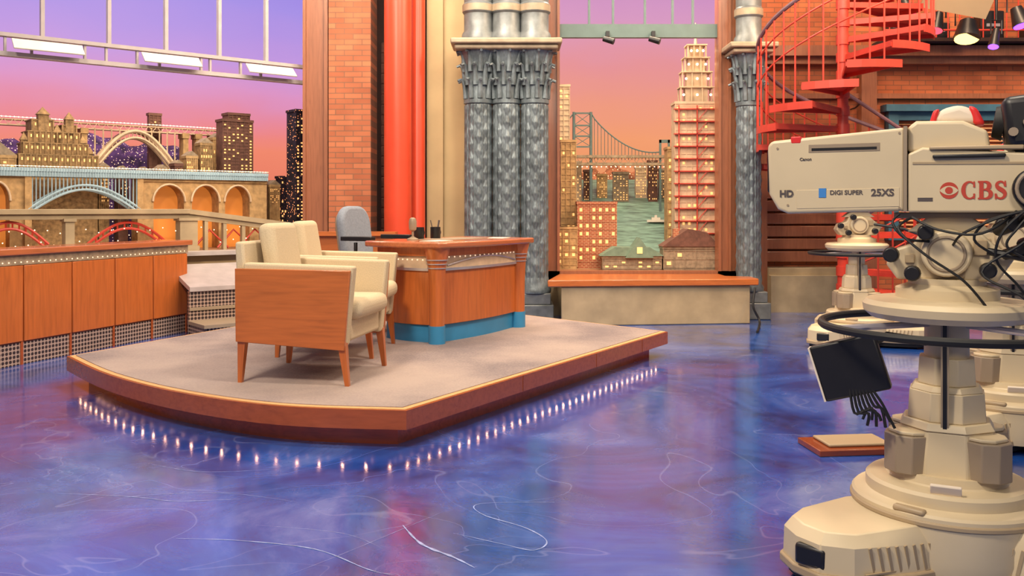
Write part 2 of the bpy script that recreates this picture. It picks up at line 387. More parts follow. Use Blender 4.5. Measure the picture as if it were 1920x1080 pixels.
# ------------------------------------------------------------------ guest chairs
def guest_chair(loc, rot):
    e = thing('armchair', 'cream upholstered armchair with orange wood side panels and tapered legs', 'chair', loc, rot, 'guest chairs')
    X = lambda P: [(x*.93, z) for x, z in P]
    for s in (-1, 1):
        B().pxz(X([(-.36,.235),(.335,.20),(.372,.645),(-.365,.65)]), s*.36, s*.338).out('side_panel', 'woodx', e, bevel=.004)
        y = sorted((s*.338, s*.262))
        b = B(); b.pxz(X([(-.32,.25),(.335,.22),(.382,.667),(-.32,.682)]), y[0], y[1]); b.out('armrest', 'cream', e, bevel=.014, seg=3)
    b = B(); b.pxz(X([(-.36,.235),(-.27,.235),(-.33,.80),(-.385,.80)]), -.325, .325); b.out('back_shell', 'cream', e, bevel=.015, seg=3)
    B().ob((-.215,0,.685), (.10,.36,.44), (0,-.17,0)).out('back_cushion', 'cream', e, bevel=.04, seg=5)
    B().box(-.23,.31,-.26,.26,.235,.37).out('seat_base', 'cream', e, bevel=.02, seg=2)
    B().box(-.17,.375,-.256,.256,.36,.475).out('seat_cushion', 'cream', e, bevel=.05, seg=4)
    for x in (-.305, .29):
        for y in (-.325, .325):
            dx = -.015 if x < 0 else .03
            b = B(); vs = []
            for z, h, ox in ((0, .012, dx), (.245, .023, 0)):
                vs += [(x+ox+i*h, y+j*h, z) for i, j in ((-1,-1),(1,-1),(1,1),(-1,1))]
            b.add(vs, [(0,3,2,1),(4,5,6,7),(0,1,5,4),(1,2,6,5),(2,3,7,6),(3,0,4,7)]).out('leg', 'wood', e)
    return e
c1 = guest_chair((-1.175, 5.32, .207), math.radians(-10))
c2 = copy_thing(c1, (-1.215, 6.20, .207), math.radians(-5))

# ------------------------------------------------------------------ desk
df = Vector((.545, .838)).normalized(); dang = math.atan2(df.y, df.x)
desk = thing('host_desk', 'curved orange wood talk show desk with blue base and light band', 'desk', (-.55, 6.50, .207), dang)
LX, LY = 1.10, .52
def body_poly(g, bul=.05):
    P = []
    for i in range(13):
        t = i/12; P.append((-g+(LX+2*g)*t, -g-bul*math.sin(pi*t)))
    P += [(LX+g, LY+g), (-g, LY+g)]
    for i in range(1, 8):
        t = i/8; P.append((-g-.04*math.sin(pi*t), LY+g-(LY+2*g)*t))
    return P
B().prism(body_poly(-.02), 0, .13).out('base', 'blue', desk)
B().prism(body_poly(0), .13, .69).out('body', 'wood', desk, bevel=.004)
for x in (0, LX):
    b = B(); b.lathe([(.056,.13),(.058,.4),(.066,.56),(.082,.64),(.098,.70)], (x, 0), 24); b.out('corner_post', 'wood', desk)
    B().cyl((x, .0, 0), (x, .0, .13), .062, .062, 20).out('post_foot', 'blue', desk)
    for z, r_ in ((.55,.072),(.58,.077),(.61,.084)): B().cyl((x, .0, z), (x, .0, z+.007), r_, r_, 20).out('trim_ring', 'steel', desk)
B().prism(body_poly(.014), .53, .55).out('lower_band', 'steel', desk)
B().prism(body_poly(.010), .55, .64).out('light_band', 'creamst', desk, label='cream decorative bridge-like band')
b = B()
for i in range(16):
    t = .1+.8*i/15; b.sph((LX*t, -.012-.05*math.sin(pi*t), .63), .006, 8)
for i in range(8):
    t = .2+.6*i/7; b.sph((-.012-.04*math.sin(pi*t), LY*(1-t), .61), .006, 8)
b.out('band_lights', 'bulbd', desk)
arc = [(LX*(.08+.84*i/16), -.016-.05*math.sin(pi*(.08+.84*i/16)), .57+.055*math.sin(pi*i/16)) for i in range(17)]
B().tube(arc, .006).out('band_arch', 'steel', desk)
B().prism(body_poly(.03), .64, .70).out('apron', 'wood', desk)
B().prism(body_poly(.10, .05), .70, .745).out('desktop', 'woodtop', desk, bevel=.012)
DZ = .207+.745
def dw(x, y): v = Matrix.Rotation(dang, 2) @ Vector((x, y)); return (v.x-.55, v.y+6.50, DZ)
B().box(-.3,.3,-.15,.15,0,.004).out('desk_blotter', 'taupe', loc=dw(.55,.27), rot=dang, label='dark blotter pad lying on the desk', cat='desk pad')
for i, q in enumerate([(.12, .1), (.95, .1)]):
    B().box(-.11,.11,-.075,.075,0,.003).out('paper_sheet', 'paper', loc=dw(*q), rot=dang+.3*i, label='cream paper sheet lying on the desk', cat='paper', group='papers on the desk')
def mug(q, pens):
    e = thing('mug', 'black mug holding pens on the desk' if pens else 'plain black mug on the desk', 'mug', dw(*q), dang, 'mugs on the desk')
    B().lathe([(.038,0),(.041,.005),(.041,.095),(.036,.095),(.035,.01),(.001,.01)], n=20).out('cup', 'black', e)
    B().tube([(.04*1+.028*math.sin(pi*i/8), 0, .02+.06*i/8) for i in range(9)], .005).out('handle', 'black', e)
    if pens:
        for k, (dx, dy) in enumerate([(.03,.0),(-.02,.02),(.0,-.03)]): B().cyl((dx*.4,dy*.4,.02), (dx*1.4,dy*1.4,.15), .004).out('pen', 'ink', e)
mug((.36, .46), False); mug((.52, .42), True)
e = thing('desk_microphone', 'vintage silver desktop microphone on the desk', 'microphone', dw(.16, .36))
B().lathe([(.045,0),(.045,.01),(.02,.022),(.008,.03)], n=20).out('base', 'bronzel', e)
B().cyl((0,0,.02),(0,0,.08),.008).out('stem', 'bronzel', e)
B().lathe([(.012,.07),(.027,.08),(.03,.1),(.03,.145),(.022,.168),(.008,.175)], n=20, mod=lambda t,z: 1+.05*math.sin(10*t)).out('head', 'bronzel', e)
# host office chair
e = thing('office_chair', 'grey-blue fabric office chair with black armrests behind the desk', 'chair', (-1.12, 7.30, .207), math.radians(-22))
def roundrect(w, h, r, n=6):
    P = []
    for cx, cy, a0 in ((w/2-r,h/2-r,0),(-w/2+r,h/2-r,90),(-w/2+r,-h/2+r,180),(w/2-r,-h/2+r,270)):
        P += [(cx+r*math.cos(math.radians(a0+90*i/n)), cy+r*math.sin(math.radians(a0+90*i/n))) for i in range(n+1)]
    return P
TB = Matrix.Translation((-.2,0,.76)) @ Matrix.Rotation(-.14, 4, 'Y')
B().pyz(roundrect(.44,.50,.15),-.035,.04).xf(TB).out('backrest', 'grey', e, bevel=.03, seg=4)
B().pyz(roundrect(.38,.44,.13),-.06,-.03).xf(TB).out('back_shell', 'taupe', e, bevel=.01)
B().prism(roundrect(.46,.46,.12),.42,.5).out('seat', 'grey', e, bevel=.03, seg=3)
B().tube([(-.2,0,.43),(-.29,0,.46),(-.27,0,.62)],.025).out('back_bracket','black',e)
B().cyl((0,0,.1),(0,0,.43),.03).out('gas_lift', 'black', e)
for s in (-1,1):
    B().tube([(-.1,s*.22,.45),(-.05,s*.3,.47),(0,s*.31,.6),(.0,s*.31,.72)], .016).ob((.02,s*.31,.75),(.28,.07,.035)).out('armrest', 'black', e, bevel=.008)
b = B()
for i in range(5):
    t = 2*pi*i/5; b.cyl((0,0,.11),(.28*math.cos(t),.28*math.sin(t),.07),.025,.015,8)
b.out('star_base', 'black', e)
for i in range(5):
    t = 2*pi*i/5; x, y = .28*math.cos(t), .28*math.sin(t)
    B().cyl((x-.02*math.sin(t), y+.02*math.cos(t), .03),(x+.02*math.sin(t), y-.02*math.cos(t), .03),.03).out('caster', 'black', e)

# ------------------------------------------------------------------ counter on the left
P0 = Vector((-3.16, 8.6)); P1 = Vector((-3.83, 6.6)); cdv = (P1-P0).normalized(); cang = math.atan2(-cdv.y, -cdv.x)
ct = thing('sideboard_counter', 'orange wood sideboard with bulb-lit band and perforated metal plinth', 'cabinet', (P0.x, P0.y, 0), cang)
LEN = 3.4
B().box(-LEN,0,.0,.30,.17,.84).out('carcass', 'fascia', ct)
B().box(-LEN-.02,.05,-.04,.31,.84,.89).out('countertop', 'woodtop', ct, bevel=.008)
B().box(-LEN,.012,-.012,.0,.765,.84).out('light_band', 'mgrey', ct)
b = B()
x = -.04
while x > -LEN: b.sph((x, -.012, .785), .0065, 6); x -= .055
b.out('band_bulbs', 'bulbd', ct, kind='stuff')
B().box(-LEN,0,-.005,.28,0,.17).out('perforated_plinth', 'perf', ct)
x = 0
while x > -LEN+.4:
    B().box(x-.465,x-.005,-.018,0,.18,.76).out('door', 'wood', ct, bevel=.003)
    x -= .473
for i in range(8):
    B().box(-.473*i-.02,-.473*i,-.014,.03,0,.18).out('leg', 'fascia', ct)
rz = thing('metal_riser', 'low perforated metal riser with sloping pale steel top', 'riser', (W2.x, W2.y, 0), ANG)
xa, xb = la(356,-.72), -.85
B().box(xa,xb,-.70,-.66,0,.42).out('front_screen', 'perf', rz)
B().pyz([(-.72,.42),(-.72,.46),(-.12,.64),(-.12,.0),(-.16,.0),(-.16,.58)],xa,xb).out('sloping_top', 'palesteel', rz)
B().box(xa,xb,-1.10,-.72,0,.12).out('step', 'perf', rz)
B().box(xa-.02,xb,-1.14,-.72,.12,.15).out('step_top', 'taupe', rz)
B().box(xa,xb,-.715,-.70,.24,.27).out('screen_rail', 'taupe', rz)

# ------------------------------------------------------------------ left window wall
frameL = dict(loc=(W2.x, W2.y, 0), rot=ANG)
struct(B().box(-6,0,0,.15,0,.72), 'wall_left', 'plaster', 'low beige wall under the big window', **frameL)
b = B(); b.box(-6,0,-.02,.06,2.735,2.77).box(-6,0,-.02,.06,2.56,2.60).box(-6,0,0,.03,4.9,5.1)
for px in (-180,-60, 80, 205, 312, 412, 500):
    a = la(px, 0); b.box(a-.016,a+.016,-.01,.05,2.77,5)
for px in (-60, 10, 60, 160, 200, 258, 300, 378, 395, 452, 490):
    a = la(px, 0); b.box(a-.010,a+.010,0,.04,2.58,2.75)
b.box(-.03,.02,-.02,.08,.72,5)
b.box(-6,0,-.1,.2,.72,.76)
struct(b, 'window_1', 'mull', 'pale metal window frame with slim mullions', **frameL)
for px0, px1, w in ((20,152,1),(263,370,1),(458,546,1)):
    a0, a1 = la(px0,0), la(px1,0)
    B().ob(((a0+a1)/2, -.09, 2.665), (a1-a0, .014, .15), (math.radians(-48),0,0)).out('hopper_vent', 'white', bevel=.003, label='white tilted-open hopper vent pane on the window rail', cat='window vent', group='hopper vents', **frameL)
struct(B().box(-2.262,-1.99,9.62,10.0,0,5.1).box(-2.262,-2.23,9.58,9.62,0,5.1).box(-2.03,-1.99,9.58,9.62,0,5.1), 'trim_1', 'frame', 'reddish brown wooden window jamb')
# backdrop
M['sky1'] = skydrop('painted_dusk_sky', [(1.2,(228,118,92)),(1.95,(240,132,104)),(2.2,(236,130,130)),(2.45,(228,134,160)),(2.8,(218,144,196)),(3.25,(192,148,222)),(3.9,(164,142,230)),(5.2,(124,110,224))], 1.2, 5.2, .98)
M['sky2'] = skydrop('painted_orange_sky', [(1.2,(226,140,84)),(2.2,(242,154,106)),(2.8,(236,148,126)),(3.3,(228,142,148)),(4.0,(214,150,192)),(5.2,(190,130,200))], 1.2, 5.2, .97)
B().box(-7,2.2,2.5,2.54,0,5.4).out('painted_backdrop', 'sky1', label='tall painted dusk sky backdrop, violet to orange', cat='backdrop', **frameL)
B().box(-.7,3.2,3.3,3.34,0,5.4).out('painted_backdrop', 'sky2', loc=(0,9.9,0), label='tall painted orange sunset sky backdrop behind the window', cat='backdrop')
tb = thing('model_table', 'long table carrying the miniature city', 'table', (W2.x, W2.y, 0), ANG)
B().box(-6,-.05,.2,2.3,.7,.76).out('table_top', 'ground', tb)
for a in (-5.8,-3,-.2):
    for t in (.3,2.1): B().box(a-.05,a+.05,t-.05,t+.05,0,.7).out('leg', 'brown', tb)
TZ = .76
def frame_at(fr, px, t):
    if fr == 'L': p = SL(px, 390, t); return (p.x, p.y), ANG
    p = SR(px, 390, t); return (p.x, p.y), 0.0
def size(fr, px0, px1, pyt, t):
    S = SL if fr == 'L' else SR
    a = S(px0, pyt, t); b = S(px1, pyt, t); return (a.xy-b.xy).length, (a.z+b.z)/2
def windows(b, w, z0, z1, y, cols, rows, p=.6, ww=.4, wh=.42):
    for i in range(cols):
        for j in range(rows):
            if random.random() > p: continue
            cx = -w/2+w*(i+.5)/cols; cz = z0+(z1-z0)*(j+.5)/rows
            hx = w/cols*ww/2; hz = (z1-z0)/rows*wh/2
            b.box(cx-hx,cx+hx,y-.006,y,cz-hz,cz+hz)
    return b
def tower(fr, name, label, px0, px1, pyt, t, mat, zb, cols, rows, depth=.25, zwin=None, p=.6, roof=None, cat='model building'):
    w, zt = size(fr, px0, px1, pyt, t); loc, r = frame_at(fr, (px0+px1)/2, t)
    e = thing(name, label, cat, (loc[0], loc[1], zb), r)
    h = zt-zb; b = B().box(-w/2,w/2,0,depth,0,h).box(-w/2-.01,w/2+.01,-.01,depth+.01,h-.03,h)
    z0 = zwin if zwin else h*.1
    for j in range(rows+1):
        z = z0+(h-.05-z0)*j/rows; b.box(-w/2-.003,w/2+.003,-.006,0,z-.004,z+.004)
    for i in range(cols+1):
        x = -w/2+w*i/cols; b.box(x-.004,x+.004,-.008,0,z0*.5,h-.03)
    b.out('body', mat, e)
    b = windows(B(), w, z0, h-.05, -.0, cols, rows, p)
    if b.v: b.out('window_panes', 'lit', e)
    return e, w, h
# dark hill with lights
b = B(); vs = []; na, nn_ = 60, 8; a0, a1 = -6, .1
for j in range(nn_):
    for i in range(na):
        a = a0+(a1-a0)*i/(na-1); v = j/(nn_-1)
        h = 1.22+.06*math.sin(a*3.1)+.05*math.sin(a*7+1)+.03*math.sin(a*17); vs.append((a, 1.72+.5*v, TZ+h*math.sin(v*pi/2)**.8))
b.add(vs, [(j*na+i, j*na+i+1, (j+1)*na+i+1, (j+1)*na+i) for j in range(nn_-1) for i in range(na-1)])
b.out('model_hillside', 'night', label='dark violet miniature hillside dotted with town lights', cat='model hill', **frameL)
# far arched truss bridge
t = 1.45
br = thing('arch_truss_bridge', 'cream miniature steel arch bridge with truss deck and lights', 'model bridge', (LW(0,t)[0], LW(0,t)[1], TZ), ANG)
zd = lz(200,232,t)-TZ; aL, aR = la(-80,t), la(418,t)
b = B().box(aL,aR,0,.12,zd-.012,zd).box(aL,aR,0,.12,zd-.07,zd-.058)
n = 60
for i in range(n):
    x0 = aL+(aR-aL)*i/n; x1 = aL+(aR-aL)*(i+1)/n
    b.tube([(x0,0,zd-.06),(x1,0,zd)] if i%2==0 else [(x0,0,zd),(x1,0,zd-.06)], .004, 4)
b.out('deck_truss', 'creamst', br)
b = B()
for i in range(70): 
    x0 = aL+(aR-aL)*i/70; b.sph((x0,-.01,zd+.018), .007, 6)
b.tube([(aL,-.01,zd+.018),(aR,-.01,zd+.018)],.002,4).out('string_lights', 'bulbs', br)
b = B()
xa, xb = la(162,t), la(342,t); zs = lz(250,330,t)-TZ
for rr_, off in ((.022,0),(.016,-.075)):
    for y in (0,.12): b.tube([(xa+(xb-xa)*i/24, y, zs+off+(zd-.065-zs)*math.sin(pi*i/24)) for i in range(25)], rr_, 6)
for i in range(1,24):
    x0 = xa+(xb-xa)*i/24; zz = zs+(zd-.065-zs)*math.sin(pi*i/24); b.tube([(x0,0,zz),(x0+.02,0,zz-.075)],.006,4)
    if i%2==0: b.cyl((x0,0,zz),(x0,0,zd-.05),.008,n=4)
b.out('arch_rib', 'creamst', br)
for px in (158,348,372,402):
    a = la(px,t); B().box(a-.03,a+.03,-.01,.13,0,zd-.06).box(a-.04,a+.04,-.02,.14,zd-.12,zd-.06).out('pier', 'tan', br)
# cathedral-like hilltop cluster
t = 1.0
loc, r = frame_at('L', 115, t)
ce = thing('domed_hall', 'golden stepped miniature hall with dome and gables', 'model building', (loc[0], loc[1], TZ), r)
s_ = 1/(F/ SL(115,0,t).y)*1.12
zb0 = lz(115,310,t)-TZ
def zz_(py): return zb0+(310-py)*s_/1.12
def ch(px0,px1,py0,py1,y0=0,dd=.3,mi='gold',nm='wing'):
    x0, x1 = (px0-115)*s_, (px1-115)*s_; z0 = 0 if py1>=305 else zz_(py1); z1 = zz_(py0)
    b = B().box(x0,x1,y0,y0+dd,z0,z1).box(x0-.01,x1+.01,y0-.01,y0+dd+.01,z1-.012,z1)
    nn2 = max(2, int((x1-x0)/.05))
    for i in range(nn2+1):
        x = x0+(x1-x0)*i/nn2; b.box(x-.007,x+.007,y0-.014,y0,max(z0,z1-.2),z1)
    b.out(nm, mi, ce); return x0,x1,z0,z1
for a_ in ((52,172,290,310,0),(60,158,268,290,.04),(68,146,246,268,.08),(74,106,224,246,.1),(120,142,232,246,.1)): 
    q = ch(*a_)
    bb = B(); nn2 = max(2, int((q[1]-q[0])/.05))
    for i in range(nn2):
        cx = q[0]+(q[1]-q[0])*(i+.5)/nn2; cz = q[3]-.045; bb.box(cx-.006,cx+.006,a_[4]-.006,a_[4],cz-.022,cz+.008)
    bb.out('window_panes', 'lit', ce)
for px, py, w in ((91,205,20),(131,212,16),(62,254,12),(152,256,14),(164,276,10),(112,236,12)):
    x = (px-115)*s_; h = w/2*s_; z0 = zz_(py+24)-.1; z1 = zz_(py+10)
    B().box(x-h*.8,x+h*.8,.08,.08+h*1.6,z0,z1).add([(x-h,.07,z1),(x+h,.07,z1),(x+h,.07+2*h,z1),(x-h,.07+2*h,z1),(x,.07+h,zz_(py-5))],[(0,1,4),(1,2,4),(2,3,4),(3,0,4),(0,3,2,1)]).out('turret','gold',ce)
B().sph(((100-115)*s_,.25,zz_(228)),.07,14).out('dome', 'mgrey', ce)
tower('L','brick_tower','brown miniature tower with stepped roof and lit windows',418,474,224,.98,'brown',TZ,7,20,zwin=.7,p=.4,depth=.2)
tower('L','slab_tower','brown miniature rooftop tower block',428,468,212,1.25,'brown',TZ,5,14,zwin=.9,p=.3,depth=.18)
for a_, b_, c_, m_, t_ in ((376,398,268,'gold',1.02),(400,420,258,'tan',1.2),(478,500,332,'brown',1.0),(-40,30,290,'tan',1.0),(186,204,312,'gold',1.0),(222,240,318,'brown',1.0),(262,280,320,'tan',1.0),(296,314,316,'gold',1.0),(328,342,306,'brown',1.0),(350,370,292,'tan',1.0),(506,524,346,'tan',1.0)):
    e_, w_, h_ = tower('L','town_house','small golden miniature house with gabled roof',a_,b_,c_,t_,m_,TZ,5,9,zwin=.5,p=.4,depth=.16)
    B().pxz([(-w_/2-.01,h_),(w_/2+.01,h_),(0,h_+w_*.45)],-.01,.17).out('roof','mgrey',e_)
tower('L','dark_skyscraper','tall black miniature skyscraper with tiny lit windows',555,577,205,.75,'nightb',TZ,3,34,p=.7)
tower('L','dark_skyscraper','dark miniature tower with few lit windows',527,548,330,1.05,'nightb',TZ,4,12,p=.4,depth=.15)
tower('L','rooftop_tower','slim dark miniature block with glowing rooftop lamp',280,302,212,1.62,'brown',TZ,3,8,zwin=1.2,p=.2,depth=.08)
# nearer viaduct
t = .62
vb = thing('stone_viaduct', 'miniature stone viaduct with pale blue steel deck and arches', 'model bridge', (LW(0,t)[0], LW(0,t)[1], TZ), ANG)
zd = lz(250,322,t)-TZ
aL, aR = la(-120,t), la(500,t)
B().box(aL,aR,-.04,.24,zd-.07,zd-.02).box(aL,aR,-.05,-.04,zd-.02,zd+.015).out('deck', 'lblue', vb)
b = B(); n = 130
for i in range(n): x0 = aL+(aR-aL)*i/n; b.box(x0-.003,x0+.003,-.056,-.05,zd-.07,zd+.02)
b.out('railing', 'lblue', vb, kind='stuff')
b = B()
for i in range(95): b.sph((aL+(aR-aL)*i/95,-.05,zd+.03), .006, 6)
b.tube([(aL,-.05,zd+.03),(aR,-.05,zd+.03)],.002,4).out('string_lights', 'bulbs', vb)
zt = zd-.07; zsp = lz(380,378,t)-TZ
ar = [(la(a_,t),la(b_,t)) for a_,b_ in ((288,345),(360,410),(422,468))]
b = B(); xs = [la(268,t)]+[v for q in ar for v in q]+[la(500,t)]
for i in range(0,len(xs),2): b.box(xs[i],xs[i+1],0,.2,0,zt)
def archhead(b, c0, c1_, zs_, zt_, y0, y1):
    P = [(c0,zt_)]
    for i in range(0,13):
        q = pi*i/12; P.append(((c0+c1_)/2-(c1_-c0)/2*math.cos(q), zs_+(zt_-.06-zs_)*math.sin(q)))
    P.append((c1_,zt_)); n = len(P)
    for i in range(1,n-2):
        pa, pb = P[i], P[i+1]
        b.add([(pa[0],y0,pa[1]),(pb[0],y0,pb[1]),(pb[0],y0,zt_),(pa[0],y0,zt_),(pa[0],y1,pa[1]),(pb[0],y1,pb[1]),(pb[0],y1,zt_),(pa[0],y1,zt_)],
              [(0,1,2,3),(7,6,5,4),(0,4,5,1),(3,2,6,7)])
for q in ar: archhead(b, q[0], q[1], zsp, zt, 0, .2)
b.box(la(268,t),la(500,t),-.015,0,zt-.03,zt).out('masonry', 'tan', vb)
b = B(); q0 = (la(-30,t), la(18,t)); b.box(la(-120,t),q0[0],0,.2,0,zt).box(q0[1],la(50,t),0,.2,0,zt); archhead(b,q0[0],q0[1],zsp,zt,0,.2)
b.out('masonry', 'tan', vb)
for q in ar+[q0]:
    c = (q[0]+q[1])/2; hw = (q[1]-q[0])/2
    B().tube([(c-hw*math.cos(pi*i/12)*1.06,-.012,zsp+(zt-.055-zsp)*math.sin(pi*i/12)) for i in range(13)], .012, 6).out('arch_moulding', 'creamst', vb)
    B().box(q[0],q[1],.2,.22,0,zt).out('arch_glow_panel', 'warm', vb, label='glowing panel in place of lamplight inside the arch')  # self-glowing panel behind each arch imitates a lit interior
b = B(); xa, xb = la(52,t), la(262,t); zs = lz(150,392,t)-TZ; zk = lz(150,347,t)-TZ
for off in (0,-.045):
    for y in (-.02,.15): b.tube([(xa+(xb-xa)*i/30, y, zs+off+(zk-zs)*math.sin(pi*i/30)) for i in range(31)], .012, 6)
for i in range(0,31):
    x0 = xa+(xb-xa)*i/30; zz = zs+(zk-zs)*math.sin(pi*i/30)
    b.cyl((x0,-.02,zz-.045),(x0,-.02,max(zz+.01,zd-.06)),.006,n=4)
b.out('steel_arch', 'lblue', vb)
for px in (52,262): a = la(px,t); B().box(a-.03,a+.03,-.03,.18,0,zt).out('pier', 'tan', vb)
# foreground balustrade in the window with red arches
t = .22
pr = thing('balustrade', 'tan concrete balustrade with sloping end and red arches below', 'railing', (LW(0,t)[0], LW(0,t)[1], TZ), ANG)
zr = lz(170,392,t)-TZ; aK = la(352,t)
B().box(-5.8,aK,-.07,.06,zr-.05,zr).box(-5.8,aK,-.04,.04,zr-.1,zr-.05).out('top_rail', 'stone', pr, bevel=.004)
ae = la(548,t); z2 = lz(548,418,t)-TZ
b = B()
for (o0, o1, y_) in ((0,.05,.06),(.05,.1,.035)):
    b.add([(aK,-y_,zr-o1),(ae,-y_,z2-o1),(ae,y_,z2-o1),(aK,y_,zr-o1),(aK,-y_,zr-o0),(ae,-y_,z2-o0),(ae,y_,z2-o0),(aK,y_,zr-o0)],[(0,3,2,1),(4,5,6,7),(0,1,5,4),(1,2,6,5),(2,3,7,6),(3,0,4,7)])
b.out('sloping_rail', 'stone', pr)
for px, w in ((128,.04),(350,.09),(-30,.04)):
    a = la(px,t); B().box(a-w,a+w,-.07,.07,0,zr-.09).box(a-w-.015,a+w+.015,-.085,.085,zr-.12,zr-.09).box(a-w-.015,a+w+.015,-.085,.085,0,.05).out('pillar', 'stone', pr)
for px in (385,420,455,490,520):
    a = la(px,t); zt2 = zr+(z2-zr)*(a-aK)/(ae-aK)-.09; B().box(a-.018,a+.018,-.03,.03,0,zt2).out('post', 'stone', pr)
for p0, p1 in ((-60,92),(160,318)):
    b = B(); xa, xb = la(p0,t), la(p1,t); zs = lz((p0+p1)/2,460,t)-TZ; zk = lz((p0+p1)/2,417,t)-TZ
    for off in (0,-.06): b.tube([(xa+(xb-xa)*i/24,.02,zs+off+(zk-zs)*math.sin(pi*i/24)) for i in range(25)], .014, 6)
    for i in range(1,24,2):
        x0 = xa+(xb-xa)*i/24; zz = zs+(zk-zs)*math.sin(pi*i/24); b.cyl((x0,.02,zz-.06),(x0,.02,zz),.008,n=4)
    b.out('red_arch', 'redst', pr)
for px in (395,440,480): B().tube([(la(px-30,t),.03,.02),(la(px,t),.03,zr-.22),(la(px+35,t),.03,.02)], .012, 6).out('red_brace', 'redst', pr)
b = B(); Q = [(la(-20+i*12,t),-.02,.10+.02*math.sin(i)+.12*(i%2)) for i in range(46)]
for q in Q: b.sph(q, .006, 6)
b.out('string_lights', 'bulbs', pr)

# ------------------------------------------------------------------ centre back wall
struct(B().box(-1.975,-1.52,9.55,9.98,0,5.1), 'wall_pillar', 'brick', 'square red brick pillar')
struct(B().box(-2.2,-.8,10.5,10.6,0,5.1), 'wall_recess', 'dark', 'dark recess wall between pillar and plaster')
b = B()
for i in range(26): b.box(-1.52,-1.30,10.3,10.36,i*.12,.121+i*.12)
b.out('timber_stack', 'brown', label='stacked dark timber slats in the recess', cat='timber slats', bevel=.012)
B().lathe([(.19,0),(.19,.08),(.145,.1),(.145,5.1)], (0,0), 32).out('red_pipe', 'red', loc=(-1.21,9.4,0), label='thick glossy red round column', cat='column')
B().lathe([(.1,0),(.085,.06),(.085,5.1)], (0,0), 28).out('red_pipe', 'red', loc=(-1.03,9.66,0), label='slimmer red round column beside the thick one', cat='column')
struct(B().box(-.94,.36,9.84,10.0,0,5.1).box(-.94,-.76,9.78,9.84,0,5.1).box(-.54,-.46,9.74,9.84,0,5.1), 'wall_back', 'plaster', 'tan plaster wall with shallow pilaster')
struct(B().box(-2.1,-1.2,8.95,9.05,0,.92).box(-2.13,-1.17,8.9,9.1,.92,.96), 'wall_panel', 'woodx', 'low orange wood panel')
# ornate column
def ornate(name, label, cx, cy, shafts, r, wplinth):
    e = thing(name, label, 'column', (cx, cy, 0))
    w = wplinth
    B().box(-w,w,-.24,.2,0,.18).box(-w+.03,w-.03,-.22,.18,.18,.3).out('plinth', 'bronzep', e, bevel=.01)
    prof = [(r*1.25,.3),(r*1.3,.34),(r*1.1,.38),(r*1.15,.42)]
    def mod(t, z):
        if z < .45 or z > 2.3: return 1
        u = 5*t/pi; k = int(math.floor(u)) % 2
        fr = u-math.floor(u); v = (z/.15+.5*k) % 1
        ridge = 1 if (fr < .14) else 0
        a = abs(fr-.57)/.43; c = abs(v-.5)/.5
        d = 1-max(0, a*1.2+c)
        s = .5+.5*math.cos(2*pi*(a*1.4+c*.9))
        return 1+.075*ridge+(.10*max(0, d)**.5+.03*s if not ridge else 0)
    n = 200; prof += [(r, .46+(2.3-.46)*i/n) for i in range(n+1)]+[(r*1.12,2.31),(r*1.12,2.35)]
    for x in shafts:
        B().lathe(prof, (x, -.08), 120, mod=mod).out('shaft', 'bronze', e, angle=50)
        b = B().lathe([(r*.95,2.35),(r*.95,2.5),(r*1.05,2.7),(r*1.4,2.86)], (x,-.08), 28)
        for row, (z0, h, rad) in enumerate(((2.36,.2,r),(2.5,.22,r*1.02),(2.64,.22,r*1.1))):
            for k in range(9):
                t = 2*pi*(k+.5*(row%2))/9; pts = []; rs = []
                for q in range(6):
                    s = q/5; rad2 = rad+.03*s+ .06*s**3; zz = z0+h*math.sin(s*pi*.62)
                    pts.append((x+rad2*math.cos(t), -.08+rad2*math.sin(t), zz)); rs.append(.03*(1-.55*s))
                b.tube(pts, rs, 6)
        b.out('capital', 'bronze', e)
    W = max(shafts)+r*1.75
    B().box(-W,W,-.08-r*1.75,.12,2.86,2.91).box(-W-.04,W+.04,-.12-r*1.75,.14,2.91,2.97).out('abacus', 'bronzel', e, bevel=.015)
    for x in shafts:
        B().lathe([(r*1.35,2.97),(r*1.25,3.05),(r*1.1,3.08),(r*1.1,3.26),(r*1.22,3.28),(r*1.22,3.36),(r*1.1,3.38),(r*1.1,5.1)], (x,-.08), 32).out('upper_drum', 'bronzep', e)
        B().lathe([(r*1.24,3.285),(r*1.24,3.355)], (x,-.08), 32).out('drum_ring', 'bronzel', e)
    return e
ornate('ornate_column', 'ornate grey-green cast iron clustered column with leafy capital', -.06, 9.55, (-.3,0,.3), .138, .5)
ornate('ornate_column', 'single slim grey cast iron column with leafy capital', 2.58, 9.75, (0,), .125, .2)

# ------------------------------------------------------------------ right window, sill bench and its miniature city
zb1 = SR(0,45,0).z; zb2 = SR(0,70,0).z
b = B().box(.37,.53,9.86,10.02,.4,5.1).box(2.29,2.5,9.86,10.02,.4,5.1).box(.37,2.5,9.86,10.02,.4,.5)
b.box(.37,.41,9.83,9.86,.5,5.1).box(.50,.53,9.83,9.86,.5,5.1).box(2.29,2.32,9.83,9.86,.5,5.1).box(2.40,2.43,9.83,9.86,.5,5.1)
struct(b, 'window_2', 'frame', 'dark reddish wooden window surround')
b = B().box(.53,2.29,9.9,9.97,zb2,zb1)
for px in (1105,1150,1210,1262,1300):
    x = SR(px,0,0).x; b.box(x-.012,x+.012,9.92,9.95,zb1,5.1)
struct(b, 'trim_2', 'teal', 'grey-teal metal transom and mullions')
struct(B().box(.37,2.5,9.9,10.0,0,.4), 'wall_sill', 'stone', 'wall below the window')
